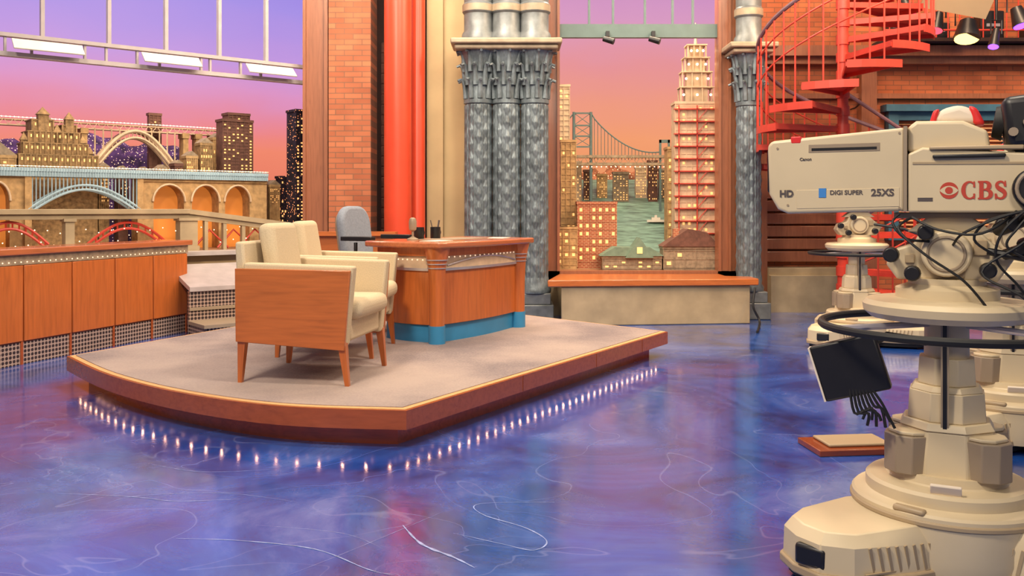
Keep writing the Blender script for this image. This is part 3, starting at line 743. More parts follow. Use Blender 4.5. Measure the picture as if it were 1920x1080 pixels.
for px in (1140,1226):
    p_ = SR(px,70,-.08)
    e = thing('track_lamp', 'small black spotlight clamped under the window transom', 'spotlight', (p_.x, 9.84, zb2+.06), 0, 'lamps under the transom')
    B().box(-.02,.02,0,.06,-.06,0).out('bracket','black',e)
    B().cyl((-.05,-.02,-.09),(.06,-.06,-.13),.03,.035,14).out('housing','black',e)
bn = thing('window_bench', 'concrete window bench with orange wood seat board', 'bench', (0,0,0))
B().prism([(.5,9.0),(2.47,9.2),(2.47,9.5),(2.3,9.85),(.55,9.85)],0,.40).out('base','stone',bn,bevel=.01)
B().prism([(.36,8.96),(2.55,9.16),(2.55,9.45),(2.30,9.55),(2.30,9.82),(.52,9.82)],.40,.47).out('seat_board','woodx',bn,bevel=.01)
# model bed
bd = thing('model_table', 'table with tilted painted river for the miniature skyline', 'table', (0,9.9,0))
B().box(.42,2.75,.15,3.2,.42,.5).out('table_top','ground',bd)
for x in (.5,2.65):
    for y in (.25,3.1): B().box(x-.05,x+.05,y-.05,y+.05,0,.42).out('leg','brown',bd)
B().add([(.42,.5,.5),(2.75,.5,.5),(3.0,2.6,1.60),(.42,2.6,1.60),(.42,2.6,.5),(3.0,2.6,.5)],[(0,1,2,3),(0,3,4),(1,5,2),(2,5,4,3),(0,4,5,1)]).out('river','water',bd)
BZ = .5
b = B(); P = [(.3,1.3)]
for i in range(40): P.append((.3+i*.073, 1.72+.05*math.sin(i*1.3)+.04*math.sin(i*.5)+.05*(i%3==0)))
b.pxz([(P[0][0],.5)]+P[1:]+[(3.15,.5)],2.62,2.72)
b.out('far_shore','farbank',loc=(0,9.9,0),label='brown far river shore with tiny town lights',cat='model shore')
for a_,b_,c_,m_,t_ in ((1068,1090,302,'creamst',2.0),(1095,1110,318,'brown',2.05),(1120,1138,326,'tan',2.1),(1150,1178,322,'mgrey',2.0),(1192,1212,312,'creamst',2.1),(1216,1232,300,'brown',2.0),(1236,1252,316,'mgrey',2.1)):
    tower('R','riverside_block','small miniature riverside warehouse with lit windows',a_,b_,c_,t_,m_,BZ,5,11,zwin=.8,p=.45,depth=.1)
tower('R','tall_tan_tower','tall tan miniature tower at the river bank',1035,1068,158,.9,'creamst',BZ,3,30,p=.3)
tower('R','tall_tan_tower','lower tan miniature tower at the river bank',1052,1080,262,.6,'tan',BZ,3,18,p=.3)
e_, w_, h_ = tower('R','art_deco_tower','tan miniature skyscraper with crown, spire and fire escapes',1266,1350,190,.55,'creamst',BZ,8,24,p=.3)
b = B()
for j in range(12):
    z = .25+(h_-.35)*j/11; b.box(-w_/2-.02,w_/2+.02,-.05,-.005,z,z+.012)
for j in range(11):
    z = .25+(h_-.35)*j/11; zn = .25+(h_-.35)*(j+1)/11; b.tube([(-.02,-.04,z),(.1,-.04,zn)],.006,4)
for x in (-w_/2+.03, -.02, w_/2-.04): b.box(x,x+.012,-.05,-.035,.2,h_-.05)
b.out('fire_escape','redst',e_)
zq = h_
b = B()
for z0,z1,hw in ((0,.18,.19),(.18,.36,.17),(.36,.53,.14),(.53,.68,.105)):
    for x in (-hw,-hw/3,hw/3,hw):
        b.box(x-.008,x+.008,.03,.05,zq+z0,zq+z1).box(x-.008,x+.008,.19,.21,zq+z0,zq+z1)
    b.box(-hw-.015,hw+.015,.02,.22,zq+z1-.014,zq+z1)
    b.box(-hw*.7,hw*.7,.06,.18,zq+z0,zq+z1)
b.out('crown','creamst',e_)
B().cyl((0,.12,zq+.68),(0,.12,zq+.95),.02,.004,8).out('spire','creamst',e_)
b = B()
for z, hw in ((.08,.16),(.27,.13),(.44,.10),(.60,.07)):
    for x in (-hw,0,hw): b.sph((x,.02,zq+z),.016,8)
b.out('crown_lamps','bulbs',e_)
tower('R','tan_apartment_block','narrow tan miniature apartment block beside the skyscraper',1252,1276,275,.85,'tan',BZ,3,16,p=.3)
tower('R','red_brick_block','red brick miniature warehouse with many windows',1083,1156,378,.4,'mred',BZ,6,7,p=.8)
e_, w_, h_ = tower('R','small_house','small grey miniature house with green gabled roof',1130,1240,480,.12,'mgrey',BZ,7,2,p=.6,depth=.22)
B().pxz([(-w_/2-.03,h_),(w_/2+.03,h_),(w_*.3,h_+.1),(-w_*.3,h_+.1)],-.03,.25).out('roof','mgreen',e_)
B().pxz([(-.08,h_-.02),(.24,h_-.02),(.08,h_+.21)],-.05,.2).out('gable','mgreen',e_)
B().box(.05,.11,-.056,-.05,h_+.03,h_+.1).out('gable_window','lit',e_)
e_, w_, h_ = tower('R','stone_cottage','rough stone miniature cottage with pitched roof',1244,1345,462,.14,'mgrey',BZ,5,2,p=.3,depth=.25)
B().pxz([(-w_/2-.02,h_),(w_/2+.02,h_),(w_*.3,h_+.16),(-w_*.05,h_+.2)],-.03,.28).out('roof','brown',e_)
B().box(-w_*.3,-w_*.2,.05,.12,h_,h_+.2).out('chimney','mred',e_)
tower('R','tan_apartment_block','tan low miniature block near the window edge',1042,1082,425,.25,'tan',BZ,3,5,p=.5)
# suspension bridge
t = 1.75
sb = thing('suspension_bridge', 'grey miniature suspension bridge with lattice tower', 'model bridge', (0, 9.9+t, 0))
def rx(px): return SR(px,0,t).x
def rzv(py): return SR(0,py,t).z
b = B()
for px in (1076,1108):
    b.cyl((rx(px),0,.9),(rx(px),0,rzv(210)),.022,.018,6)
for py in (212,235,255,275): b.box(rx(1076),rx(1108),-.01,.01,rzv(py)-.012,rzv(py)+.008)
for pa,pb in ((212,235),(235,255),(255,275)): b.tube([(rx(1076),0,rzv(pa)),(rx(1108),0,rzv(pb))],.006,4).tube([(rx(1108),0,rzv(pa)),(rx(1076),0,rzv(pb))],.006,4)
b.out('tower','teal',sb)
B().box(rx(1236),rx(1240),-.01,.01,.9,rzv(262)).box(rx(1236),rx(1256),-.01,.01,rzv(268),rzv(262)).box(rx(1252),rx(1256),-.01,.01,.9,rzv(262)).out('tower','teal',sb)
b = B(); cab = []
for i in range(21):
    s = i/20; cab.append((rx(1108)+(rx(1236)-rx(1108))*s,0, rzv(212)+(rzv(286)-rzv(212))*math.sin(s*pi*.55)**.8))
b.tube(cab,.009,5); b.tube([(rx(1076),0,rzv(212)),(rx(1040),0,rzv(255)),(rx(1010),0,rzv(278))],.009,5)
for c in cab[1:-1]: b.cyl((c[0],0,c[2]),(c[0],0,rzv(300)),.004,n=4)
b.out('cable','teal',sb)
b = B().box(rx(1035),rx(1345),-.03,.08,rzv(296),rzv(291)).box(rx(1035),rx(1345),-.03,.08,rzv(310),rzv(305))
for i in range(41):
    x0 = rx(1035+i*7.5); x1 = rx(1042.5+i*7.5); b.tube([(x0,-.03,rzv(306 if i%2 else 294)),(x1,-.03,rzv(294 if i%2 else 306))],.005,4)
b.out('deck_truss','mgrey',sb)
b = B()
for i in range(26): b.sph((rx(1055+i*9),-.05,rzv(313)),.008,6)
b.out('string_lights','bulbs',sb)
p_ = SR(1213,382,1.45)
B().prism([(0,0),(.09,-.03),(.24,-.02),(.28,.02),(.2,.05),(.05,.05)],0,.03).box(.06,.17,-.01,.035,.03,.06).box(.1,.13,0,.02,.06,.09).out('model_boat','white',loc=(p_.x,p_.y,1.02),label='small white miniature ship on the river',cat='model boat')

# ------------------------------------------------------------------ right brick wall & balcony
struct(B().box(2.8,8,10.6,10.75,0,5.1), 'wall_right', 'brick2', 'orange-lit brick wall')
struct(B().box(2.8,8,10.35,10.6,2.98,3.1).box(2.8,8,10.45,10.6,2.9,2.98).box(2.8,8,10.52,10.6,2.5,2.56), 'trim_3', 'frame', 'brown ledge moulding on the brick wall')
struct(B().box(2.8,2.98,10.35,10.6,0,2.9).box(4.12,4.3,10.45,10.6,0,2.9), 'trim_4', 'frame', 'brown timber pilasters on the brick wall')
struct(B().box(2.98,4.1,10.2,10.6,0,.42).box(2.98,4.1,10.3,10.6,.42,.5), 'baseboard_right', 'stone', 'concrete plinth at the brick wall')
for i in range(8):
    z = .56+i*.15; B().box(2.99,4.1,10.5,10.6,z,z+.13).out('wall_plank', 'frame', bevel=.012, label='horizontal brown plank fixed on the brick wall', cat='plank', group='wall planks')
x0, x1 = (1665-960)*10.5/F, (1905-960)*10.5/F
b = B().box(x0-.05,x1+.05,10.42,10.6,2.34,2.42).box(x0,x0+.12,10.48,10.6,.9,2.34).box(x1-.12,x1,10.48,10.6,.9,2.34).box(x0,x1,10.48,10.6,.82,.92).box(x0+.12,x1-.12,10.5,10.6,2.24,2.34).box((x0+x1)/2-.04,(x0+x1)/2+.04,10.5,10.6,.92,2.3)
struct(b, 'window_3', 'bluem', 'muted blue painted window frame')
b = B()
for i in range(26): b.ob(((x0+x1)/2,10.57,.95+i*.05),(x1-x0-.24,.035,.006),(.5,0,0))
b.out('window_blind','blind',label='tan slatted blind inside the blue window',cat='blind')
wr = thing('wall_handrail','brown sloping handrail fixed on the brick wall','handrail',(0,0,0))
B().tube([(3.9,10.3,2.52),(4.6,10.3,2.06),(5.3,10.3,1.6)],.022).out('rail','iron',wr)
for x,z in ((4.05,2.42),(4.6,2.06),(5.15,1.70)): B().tube([(x,10.3,z),(x,10.46,z-.04),(x,10.6,z-.04)],.01).out('bracket','black',wr)
# balcony
bc = thing('balcony','dark balcony with slim railing above the brick wall','balcony',(0,0,0))
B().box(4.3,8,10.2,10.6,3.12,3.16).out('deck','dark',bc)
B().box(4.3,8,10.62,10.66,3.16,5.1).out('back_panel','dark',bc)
b = B()
for i in range(28): x=4.35+i*.135; b.cyl((x,10.22,3.16),(x,10.22,4.1),.008,n=6)
b.cyl((4.3,10.22,4.1),(8,10.22,4.1),.02,n=8).cyl((4.3,10.22,3.25),(8,10.22,3.25),.012,n=8)
b.out('railing','redst',bc)
for x,w,h in ((4.5,.22,.3),(4.95,.3,.2),(5.6,.26,.34),(6.1,.2,.24)):
    e = thing('equipment_case','black equipment case standing on the balcony','case',(x,10.42,3.16),0,'balcony cases')
    B().box(-w/2,w/2,-.1,.1,0,h).out('body','black',e,bevel=.015); B().box(-w*.3,w*.3,-.105,-.1,h*.45,h*.55).out('handle','steel',e)
def lamp(px,py,mat,r_,tilt,lab):
    p_ = Vector(((px-960)*9.8/F,9.8,EYE+(HOR-py)*9.8/F))
    e = thing('stage_lamp', lab, 'stage light', p_, 0, 'stage lamps')
    B().cyl((0,0,.0),(math.sin(tilt)*.2,-.05,-.2),r_*.6,r_,18).out('housing','black',e)
    B().cyl((math.sin(tilt)*.2,-.05,-.2),(math.sin(tilt)*.205,-.052,-.206),r_*.9,r_*.9,18).out('lens',mat,e)
    B().tube([(-r_,0,-.05),(-r_,0,.1),(r_,0,.1),(r_,0,-.05)],.01).cyl((0,0,.1),(0,0,max(.2,4.3-p_.z)),.015).out('yoke','black',e)
lamp(1815,40,'lampy',.14,-.2,'black stage lamp with warm yellow lens'); lamp(1905,15,'lampp',.1,.2,'black stage lamp with violet lens')
lamp(1690,-5,'lampr',.09,.3,'black stage lamp with pink lens'); lamp(1760,25,'lampr',.08,-.3,'black stage lamp with pink lens'); lamp(1868,55,'lampp',.06,-.3,'small stage lamp with violet lens')
B().cyl((2.9,9.8,4.3),(7,9.8,4.3),.03).out('lighting_pipe','black',label='black overhead lighting pipe',cat='pipe')
e = thing('reflector_panel','tan canvas panel hanging tilted under the lighting pipe','panel',(4.75,9.4,3.46),0)
B().ob((0,0,0),(.75,.02,.4),(.5,.15,.1)).out('canvas','beiged',e)
B().cyl((-.2,.1,.1),(-.2,.4,.84),.01).out('hanger','black',e); B().cyl((.2,.1,.1),(.2,.4,.84),.01).out('hanger','black',e)

# ------------------------------------------------------------------ spiral staircase
SX, SY = 3.45, 9.25
st = thing('spiral_staircase','red steel spiral staircase with open treads and curved handrail','staircase',(SX,SY,0))
B().cyl((0,0,0),(0,0,5.1),.055,n=20).out('centre_pole','redst',st)
RR = .86; NT = 25; dth = math.radians(28); rise = .185; ph = math.radians(168)-dth*10
hr = []; hr2 = []; hr3 = []
for i in range(NT):
    z = .185+i*rise; t0 = ph+i*dth
    P = [(.03*math.cos(t0-.3), .03*math.sin(t0-.3))]+[(RR*math.cos(t0+dth*1.25*k/4), RR*math.sin(t0+dth*1.25*k/4)) for k in range(5)]+[(.03*math.cos(t0+.8), .03*math.sin(t0+.8))]
    b = B().prism(P, z, z+.018)
    for tt in (t0, t0+dth*1.25):
        c_, s2 = math.cos(tt), math.sin(tt); ox, oy = .012*s2, -.012*c_
        b.add([(0,0,z-.04),(RR*c_,RR*s2,z-.04),(RR*c_,RR*s2,z),(0,0,z),(ox,oy,z-.04),(RR*c_+ox,RR*s2+oy,z-.04),(RR*c_+ox,RR*s2+oy,z),(ox,oy,z)],
              [(0,1,2,3),(7,6,5,4),(0,4,5,1),(1,5,6,2),(2,6,7,3),(3,7,4,0)])
    for k in range(4):
        ta, tb_ = t0+dth*1.25*k/4, t0+dth*1.25*(k+1)/4
        q = [(RR*math.cos(ta),RR*math.sin(ta)),(RR*math.cos(tb_),RR*math.sin(tb_))]; q2 = [(x*1.015,y*1.015) for x,y in q]
        b.add([(*q[0],z-.055),(*q[1],z-.055),(*q[1],z+.02),(*q[0],z+.02),(*q2[0],z-.055),(*q2[1],z-.055),(*q2[1],z+.02),(*q2[0],z+.02)],[(0,1,2,3),(7,6,5,4),(0,4,5,1),(3,2,6,7),(0,3,7,4),(1,5,6,2)])
    b.out('tread','redst',st)
    B().cyl((0,0,z-.06),(0,0,z+.04),.068,n=16).out('collar','redst',st)
    for dt in (.08,.24,.40):
        B().cyl((RR*math.cos(t0+dt),RR*math.sin(t0+dt),z),(RR*math.cos(t0+dt),RR*math.sin(t0+dt),z+.86+dt*.38),.009,n=6).out('baluster','redst',st)
    for L_, h_ in ((hr,.9),(hr2,.45),(hr3,.7)): L_.append((RR*math.cos(t0+.1),RR*math.sin(t0+.1),z+h_))
B().tube([tuple(v) for v in catmull(hr,4)], .022).out('handrail','iron',st)
for L_ in (hr2,hr3): B().tube([tuple(v) for v in catmull(L_,4)], .009).out('midrail','redst',st)

# ------------------------------------------------------------------ studio cameras on pedestals
def studio_camera(loc, rot, lab, marks, group='studio cameras'):
    e = thing('studio_camera', lab, 'camera', loc, rot, group)
    for k, a in enumerate((44.6, 164.6, 284.6)):
        R = Matrix.Rotation(math.radians(a), 4, 'Z')
        B().prism([(.05,-.18),(.3,-.19),(.50,-.165),(.59,-.10),(.61,0),(.59,.10),(.50,.165),(.3,.19),(.05,.18)],.045,.075).xf(R).out('skirt_edge','beiged',e,bevel=.006)
        b = B(); pl = [(.05,-.17),(.3,-.18),(.50,-.155),(.58,-.095),(.60,0),(.58,.095),(.50,.155),(.3,.18),(.05,.17)]
        n = len(pl); vs = [(x,y,.07) for x,y in pl]+[(x*.995,y*.98,.160) for x,y in pl]+[(x*.95,y*.85,.195+.012*(x<.4)) for x,y in pl]
        b.add(vs,[tuple(range(n))[::-1],tuple(range(2*n,3*n))]+[(j*n+i,j*n+(i+1)%n,(j+1)*n+(i+1)%n,(j+1)*n+i) for j in (0,1) for i in range(n)])
        b.xf(R).out('wheel_pod','beige',e,bevel=.004,seg=2,angle=25)
        B().prism([(x*.97,y*.95) for x,y in pl],.012,.05).xf(R).out('rubber_skirt','rubber',e,bevel=.006)
        B().ob((.582,.055,.115),(.03,.10,.065),(0,0,.45)).xf(R).out('pod_slot','black',e,bevel=.010)
        for sy in (-1,1):
            b = B().box(.19,.47,sy*.168-.004,sy*.168+.004,.08,.085)
            for i in range(9): b.ob((.20+.03*i,sy*(.176-.0012*i*i/4),.12),(.010,.012,.08),(0,.2,0))
            b.xf(R).out('pod_vent','beiged',e)
    B().lathe([(.29,.05),(.30,.1),(.30,.235),(.292,.243),(.262,.248),(.255,.252),(.255,.285),(.245,.295),(.19,.30),(.185,.305),(.18,.33)],n=56).out('base_drum','beige',e,angle=28)
    B().lathe([(.302,.205),(.306,.209),(.306,.219),(.302,.223)],n=56).out('drum_seam','beiged',e)
    for k in range(3): B().ob((.285*math.cos(1.2+2.1*k),.285*math.sin(1.2+2.1*k),.245),(.03,.10,.02),(0,0,1.2+2.1*k)).out('drum_handle','beiged',e,bevel=.008)
    B().cyl((0,0,.32),(0,0,.47),.165,.15,8,ph=pi/8).out('lower_column','beige',e,bevel=.006)
    for ad in (38, 143, 218, 322):
        R = Matrix.Rotation(math.radians(ad),4,'Z')
        b = B().prism([(.11,-.075),(.18,-.07),(.215,-.03),(.215,.03),(.18,.07),(.11,.075)],.325,.45).xf(R); b.out('side_cover','taupe',e,bevel=.004)
        B().prism([(.11,-.07),(.17,-.06),(.20,-.03),(.20,.03),(.17,.06),(.11,.07)],.45,.463).xf(R).out('cover_cap','beige',e,bevel=.004)
    B().ob((0,.235,.312),(.09,.012,.035),(-.5,0,0)).out('name_plate','paper',e,bevel=.003)
    B().cyl((0,0,.47),(0,0,.495),.155,.14,8,ph=pi/8).cyl((0,0,.495),(0,0,.59),.128,.122,8,ph=pi/8).out('middle_column','beige',e,bevel=.003)
    B().cyl((0,0,.59),(0,0,.61),.118,.105,8,ph=pi/8).cyl((0,0,.61),(0,0,.70),.095,.09,8,ph=pi/8).out('upper_column','beige',e,bevel=.003)
    B().cyl((0,0,.70),(0,0,.86),.07,.068,24).out('inner_column','beige',e)
    B().box(-.008,.016,.085,.135,.36,.84).out('column_slot','taupe',e)
    B().box(-.002,.010,.13,.137,.36,.82).out('slot_groove','black',e)
    RI = .40
    B().tube([(RI*math.cos(2*pi*i/64),RI*math.sin(2*pi*i/64),.80) for i in range(64)],.014,10,closed=True).out('steering_ring','rubber',e)
    for k in range(3):
        t = 2*pi*k/3+.6; B().cyl((.06*math.cos(t),.06*math.sin(t),.81),(RI*math.cos(t),RI*math.sin(t),.80),.011,n=8).out('ring_spoke','steel',e)
    B().lathe([(.1,.815),(.24,.83),(.262,.85),(.266,.875),(.252,.89),(.14,.90)],n=56).out('top_disc','beige',e)
    B().lathe([(.16,.895),(.16,.93),(.12,.945),(.12,.965)],n=32).out('pan_base','beige',e)
    B().pxz([(-.15,.96),(.15,.96),(.185,1.01),(.16,1.06),(.10,1.08),(.08,1.12),(-.10,1.12),(-.14,1.08),(-.20,1.04)],-.075,.075).out('tilt_head','beige',e,bevel=.008,seg=3)
    B().cyl((.0,.05,1.05),(.0,.12,1.05),.082,.075,28).out('cam_drum','beige',e,bevel=.006)
    B().tube([(.055*math.cos(2*pi*i/24),.122,1.05+.055*math.sin(2*pi*i/24)) for i in range(24)],.005,6,closed=True).out('drum_groove','taupe',e)
    for x,z in ((.1,.985),(.165,1.045),(.06,1.12),(-.12,1.0)):
        B().cyl((x,.06,z),(x,.15,z),.012,n=12).cyl((x,.13,z),(x,.165,z),.027,.024,16).out('control_knob','black',e,bevel=.004)
    for x,z,w,h in ((-.02,.985,.07,.03),(-.1,1.07,.04,.05),(.11,1.03,.03,.03)): B().box(x-w/2,x+w/2,.07,.085,z-h/2,z+h/2).out('cover_plate','beiged',e,bevel=.003)
    B().pxz([(-.14,1.12),(.12,1.12),(.05,1.175),(-.07,1.175)],-.06,.06).out('wedge','beige',e,bevel=.005)
    B().box(-.2,.16,-.07,.07,1.165,1.185).out('mount_plate','taupe',e,bevel=.003)
    B().tube([(-.12,.1,1.06),(-.35,.16,1.02),(-.62,.2,.92)],.012).out('pan_bar','black',e)
    B().pxz([(.125,1.19),(.50,1.18),(.535,1.195),(.565,1.25),(.57,1.42),(.555,1.437),(.125,1.468)],-.115,.12).out('lens_housing','beige',e,bevel=.010,seg=3)
    B().pxz([(.14,1.205),(.47,1.197),(.47,1.262),(.14,1.268)],.119,.1215).out('lower_panel','beige',e,bevel=.001)
    B().box(.560,.577,-.09,.09,1.255,1.41).out('lens_glass','black',e,bevel=.008)
    B().box(.117,.128,-.119,.124,1.19,1.472).out('joint_band','taupe',e)
    B().box(.20,.43,.1185,.1215,1.392,1.42).out('side_slot','taupe',e,bevel=.001)
    B().box(.21,.42,.1205,.1225,1.398,1.407).out('slot_shadow','black',e)
    B().box(.455,.49,-.04,.121,1.425,1.450).out('tally_corner','tally',e,bevel=.004)
    for x,z in ((.14,1.45),(.14,1.20),(.50,1.21),(.535,1.41)): B().cyl((x,.119,z),(x,.1225,z),.004,n=8).out('screw','taupe',e)
    B().pxz([(-.42,1.185),(.115,1.185),(.115,1.38),(.07,1.40),(-.1,1.385),(-.42,1.36)],-.115,.12).out('body','beige',e,bevel=.008,seg=3)
    B().pxz([(-.42,1.335),(.10,1.345),(.10,1.352),(-.42,1.342)],.119,.123).out('body_seam','beiged',e)
    B().pxz([(-.13,1.38),(.116,1.385),(.116,1.470),(.09,1.49),(-.05,1.485),(-.12,1.45)],-.1,.1).out('top_hump','beige',e,bevel=.012,seg=3)
    B().pxz([(-.11,1.475),(.05,1.485),(.02,1.53),(-.04,1.545),(-.09,1.52)],-.05,.05).out('tally_light','paper',e,bevel=.02,seg=3)
    B().pxz([(-.115,1.475),(-.08,1.475),(-.065,1.54),(-.09,1.53)],-.053,.053).out('tally_lens','tally',e,bevel=.01)
    B().pxz([(.035,1.475),(.055,1.475),(.04,1.527),(.02,1.533)],-.053,.053).out('tally_lens','tally',e,bevel=.008)
    B().box(-.17,.04,.112,.135,1.362,1.374).out('side_handle','black',e,bevel=.004)
    B().pxz([(-.22,1.385),(.05,1.39),(.05,1.402),(-.22,1.40)],.09,.13).out('side_ledge','beiged',e,bevel=.004)
    B().cyl((-.252,.1,1.26),(-.252,.165,1.26),.066,.066,32).out('connector_hub','black',e,bevel=.008)
    B().tube([(-.252+.054*math.cos(2*pi*i/24),.168,1.26+.054*math.sin(2*pi*i/24)) for i in range(24)],.006,8,closed=True).out('hub_rim','taupe',e)
    B().ob((-.235,.02,1.475),(.14,.22,.17),(0,.1,0)).out('viewfinder','black',e,bevel=.025,seg=3)
    B().cyl((-.17,.0,1.48),(-.14,.0,1.485),.06,.05,20).out('viewfinder_hood','rubber',e)
    for k in range(3): B().cyl((-.19-.04*k,.125,1.44+.03*k),(-.19-.04*k,.145,1.44+.03*k),.014,n=12).out('viewfinder_knob','taupe',e)
    B().box(-.27,-.2,-.03,.03,1.36,1.42).out('viewfinder_mount','black',e)
    if marks:
        FM = lambda x,z,y=.123: Matrix.Translation((x,y,z)) @ Matrix(((-1,0,0,0),(0,0,1,0),(0,1,0,0),(0,0,0,1)))
        text('lettering','HD',.032,'ink',e,FM(.528,1.24,.1222),bold=.0012)
        text('lettering','DIGI SUPER',.021,'ink',e,FM(.360,1.246,.1226),bold=.0004)
        text('lettering','25XS',.033,'ink',e,FM(.228,1.241,.1226),bold=.0010)
        text('lettering','Canon',.015,'ink',e,FM(.46,1.365,.1210),bold=.0003)
        B().box(.372,.396,.1195,.1232,1.236,1.268).out('blue_badge','inkblue',e)
        B().box(.04,.085,.119,.1213,1.222,1.234).out('serial_label','ink',e)
        def stroke(pts, ws, zo):
            vs = []; n = len(pts)
            for i,(x,y) in enumerate(pts):
                a = pts[max(i-1,0)]; c = pts[min(i+1,n-1)]; d = Vector((c[0]-a[0],c[1]-a[1])).normalized(); q = Vector((-d.y,d.x))*ws[i]/2
                vs += [(x+q.x,y+q.y,zo),(x-q.x,y-q.y,zo)]
            return vs, [(2*i,2*i+1,2*i+3,2*i+2) for i in range(n-1)]
        tn, tk = .0065, .0165
        def arcp(cx,cy,rx_,ry_,a0,a1,n=20): return [(cx+rx_*math.cos(math.radians(a0+(a1-a0)*i/n)), cy+ry_*math.sin(math.radians(a0+(a1-a0)*i/n))) for i in range(n+1)]
        def arw(a0,a1,n=20,tk=tk): return [tn+(tk-tn)*abs(math.cos(math.radians(a0+(a1-a0)*i/n)))**1.5 for i in range(n+1)]
        LM = FM(-.045,1.228,.1222) @ Matrix.Diagonal((.76,.84,1,1))
        def letter(strokes):
            b = B()
            for k, (pp, ww_) in enumerate(strokes): b.add(*stroke(pp, ww_, .00012*k))
            b.xf(LM); b.out('lettering','inkred',e,label='red serif capital letter')
        ws = [w if 90 < 48+264*i/20 < 270 else tn for i,w in enumerate(arw(48,312))]
        letter([(arcp(.030,.035,.024,.032,48,312),ws),([(.047,.069),(.047,.046)],[.005,.008]),([(.047,.001),(.047,.022)],[.005,.008])])
        ox = .062
        letter([([(ox+.012,.0),(ox+.012,.07)],[.016,.016]),([(ox-.001,.003),(ox+.028,.003)],[tn,tn]),([(ox-.001,.067),(ox+.028,.067)],[tn,tn]),([(ox+.012,.037),(ox+.028,.037)],[tn,tn]),
                (arcp(ox+.024,.052,.017,.015,-90,90),arw(-90,90)),(arcp(ox+.026,.0200,.021,.0170,-90,90),arw(-90,90))])
        ox = .122
        sp = [(v.x,v.y) for v in catmull([Vector((ox+x,y,0)) for x,y in ((.039,.05),(.034,.062),(.024,.067),(.012,.062),(.009,.052),(.015,.043),(.026,.036),(.036,.028),(.039,.017),(.033,.007),(.022,.003),(.010,.008),(.006,.02))],4)]
        n = len(sp); letter([(sp,[tn+(tk-tn)*max(0,math.sin(pi*i/(n-1)))**3 for i in range(n)]),([(ox+.040,.070),(ox+.040,.048)],[.005,.008]),([(ox+.005,.0),(ox+.005,.022)],[.005,.008])])
        def disc(r_, ys, n=40): return [(r_*math.cos(2*pi*i/n), r_*math.sin(2*pi*i/n), ys) for i in range(n)]
        G = FM(-.008, 1.257, .1215)
        B().add(disc(.027,0),[tuple(range(40))]).xf(G).out('emblem_disc','inkred',e)
        al = []
        for i in range(21): t = -1+2*i/20; al.append((.0275*t,.015*(1-t*t)**.9,.0007))
        for i in range(19,0,-1): t = -1+2*i/20; al.append((.0275*t,-.015*(1-t*t)**.9,.0007))
        B().add(al,[tuple(range(len(al)))]).xf(G).out('emblem_eye','beige',e)
        B().add(disc(.0115,.0014),[tuple(range(40))]).xf(G).out('emblem_pupil','inkred',e)
        B().ob((.29,.16,.665),(.215,.05,.19),(0,.3,0)).out('accessory_box','black',e,bevel=.008)
        B().ob((.394,.16,.633),(.006,.052,.185),(0,.3,0)).out('box_edge','paper',e)
        B().tube([(.06,.05,.75),(.18,.1,.77),(.25,.14,.73)],.014).out('box_bracket','black',e)
        for k in range(8):
            B().tube([tuple(v) for v in catmull([(.22+.010*k,.18,.60),(.19+.012*k,.19,.56-.006*k),(.17+.010*k,.19,.52+.01*(k%3)),(.15+.014*k,.19,.48+.02*(k%2))],4)],.005,6).out('cable','rubber',e)
        for pts in ([(.1,.12,1.17),(.14,.17,1.13),(.06,.2,1.05),(-.05,.2,.97),(-.12,.18,.88)],
                    [(-.2,.13,1.19),(-.1,.2,1.12),(.02,.2,1.13),(.1,.16,1.17)],
                    [(-.27,.17,1.2),(-.22,.2,1.1),(-.1,.22,1.0),(-.22,.24,.92),(-.26,.2,.80)],
                    [(-.25,.16,1.2),(-.15,.17,1.17),(-.05,.18,1.12),(-.02,.12,1.08)],
                    [(.14,.12,1.18),(.16,.14,1.15),(.12,.15,1.10),(.05,.12,1.09)],
                    [(-.25,.17,1.20),(-.20,.2,1.14),(-.17,.2,1.08),(-.25,.2,1.03)],
                    [(-.24,.17,1.21),(-.16,.21,1.13),(-.14,.2,1.04),(-.2,.18,.96),(-.24,.16,.9)],
                    [(-.22,.15,1.19),(-.12,.17,1.16),(-.08,.17,1.10),(-.14,.16,1.05)]):
            B().tube([tuple(v) for v in catmull(pts,6)],.0042,6).out('cable','rubber',e)
        for x,z,r_ in ((-.15,1.13,.028),(-.2,1.15,.024),(-.22,1.08,.03),(-.17,1.05,.022)): B().cyl((x,.08,z),(x-.04,.15,z+.02),r_*.8,r_*.8,14).out('connector','black',e,bevel=.003)
    return e
studio_camera((1.47,3.0,0), math.radians(153.4), 'beige studio television camera on a rolling pedestal with red lettering', True)
studio_camera((3.05,7.85,0), math.radians(172), 'beige studio camera on pedestal near the spiral staircase', False)
studio_camera((2.55,4.55,0), math.radians(160), 'beige studio camera pedestal standing behind the lettered camera', False)
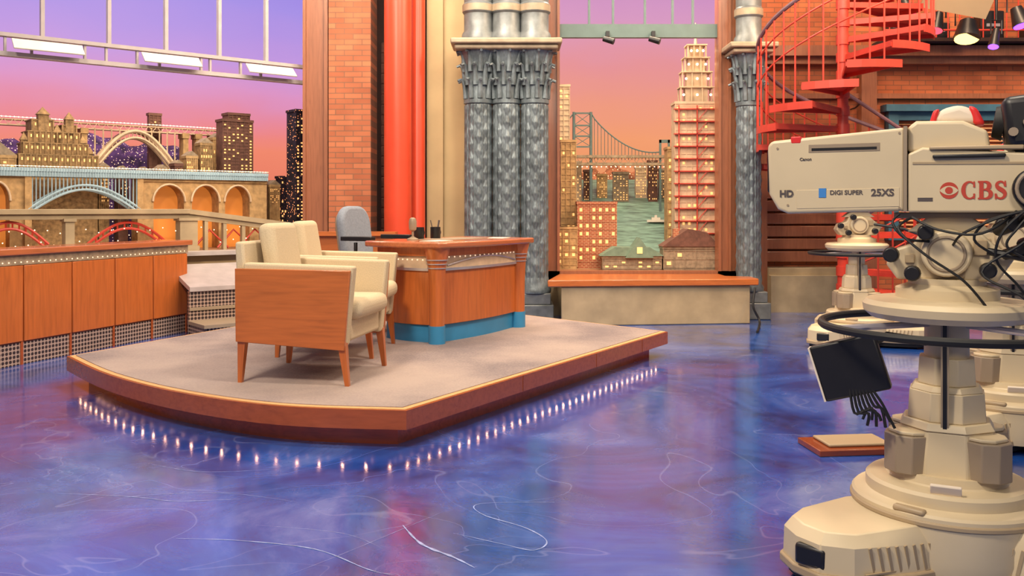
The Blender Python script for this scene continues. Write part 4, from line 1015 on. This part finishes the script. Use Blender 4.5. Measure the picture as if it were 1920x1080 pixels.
e = thing('floor_pallet','dark wooden board with tan tray lying on the floor','board',(1.67,4.42,0),.1)
B().box(-.2,.2,-.13,.13,0,.03).out('board','fasciad',e,bevel=.004)
B().box(-.13,.19,-.08,.11,.03,.045).out('tray','beiged',e,bevel=.006)
B().tube([tuple(v) for v in catmull([(2.5,9.12,.38),(2.46,9.05,.2),(2.52,9.04,.06),(2.48,8.9,.012),(2.35,8.5,.012)],8)],.012).out('floor_cable','rubber',label='black cable draped over the bench end',cat='cable')

# ------------------------------------------------------------------ lights
def area(loc, tgt, size_, power, col, sy=None):
    l = bpy.data.lights.new('area', 'AREA'); l.energy = power; l.color = col; l.size = size_
    if sy: l.shape = 'RECTANGLE'; l.size_y = sy
    o = bpy.data.objects.new('unseen_studio_light', l); COL.objects.link(o); o.location = loc  # lamps out of view, added as key, wall wash and camera fill
    o.rotation_euler = (Vector(tgt)-Vector(loc)).to_track_quat('-Z', 'Y').to_euler(); return o
W = (1, .86, .68)
area((-2.2,1.2,5.2),(-.8,6.5,.6),.9,320,W)
area((1.5,3.5,5.6),(-.6,7.5,.6),.8,190,W)
area((-.5,7.5,5.6),(-.5,7.6,0),2.0,140,(1,.85,.7))
area((.5,-.8,3.6),(1.6,3.0,.9),.8,64,(1,.9,.75))
area((4.6,7.5,5.4),(4.3,10.6,1.8),.8,330,(1,.68,.42),3)
area((3.4,6.2,5.0),(3.5,10,2.2),.8,120,(1,.8,.6))
area((-.9,7.9,5.2),(-.4,9.8,2),1.2,95,(1,.84,.66))
area((-2.2,7.2,4.6),(-1.8,9.6,2.4),.8,60,(1,.8,.6))
area((1.5,8.2,5.2),(1.5,9.9,.8),1,50,(1,.78,.5))
area((*LW(-1.7,.5),4.3),(*LW(-1.7,1.2),1),3,90,(1,.82,.62),.5)
area((1.45,10.2,4.4),(1.45,11.4,1),1.6,115,(1,.8,.56),.4)
w = bpy.data.worlds.new('world'); sc.world = w; w.use_nodes = True
bg = w.node_tree.nodes['Background']; bg.inputs[0].default_value = (.58, .53, .60, 1); bg.inputs[1].default_value = .38
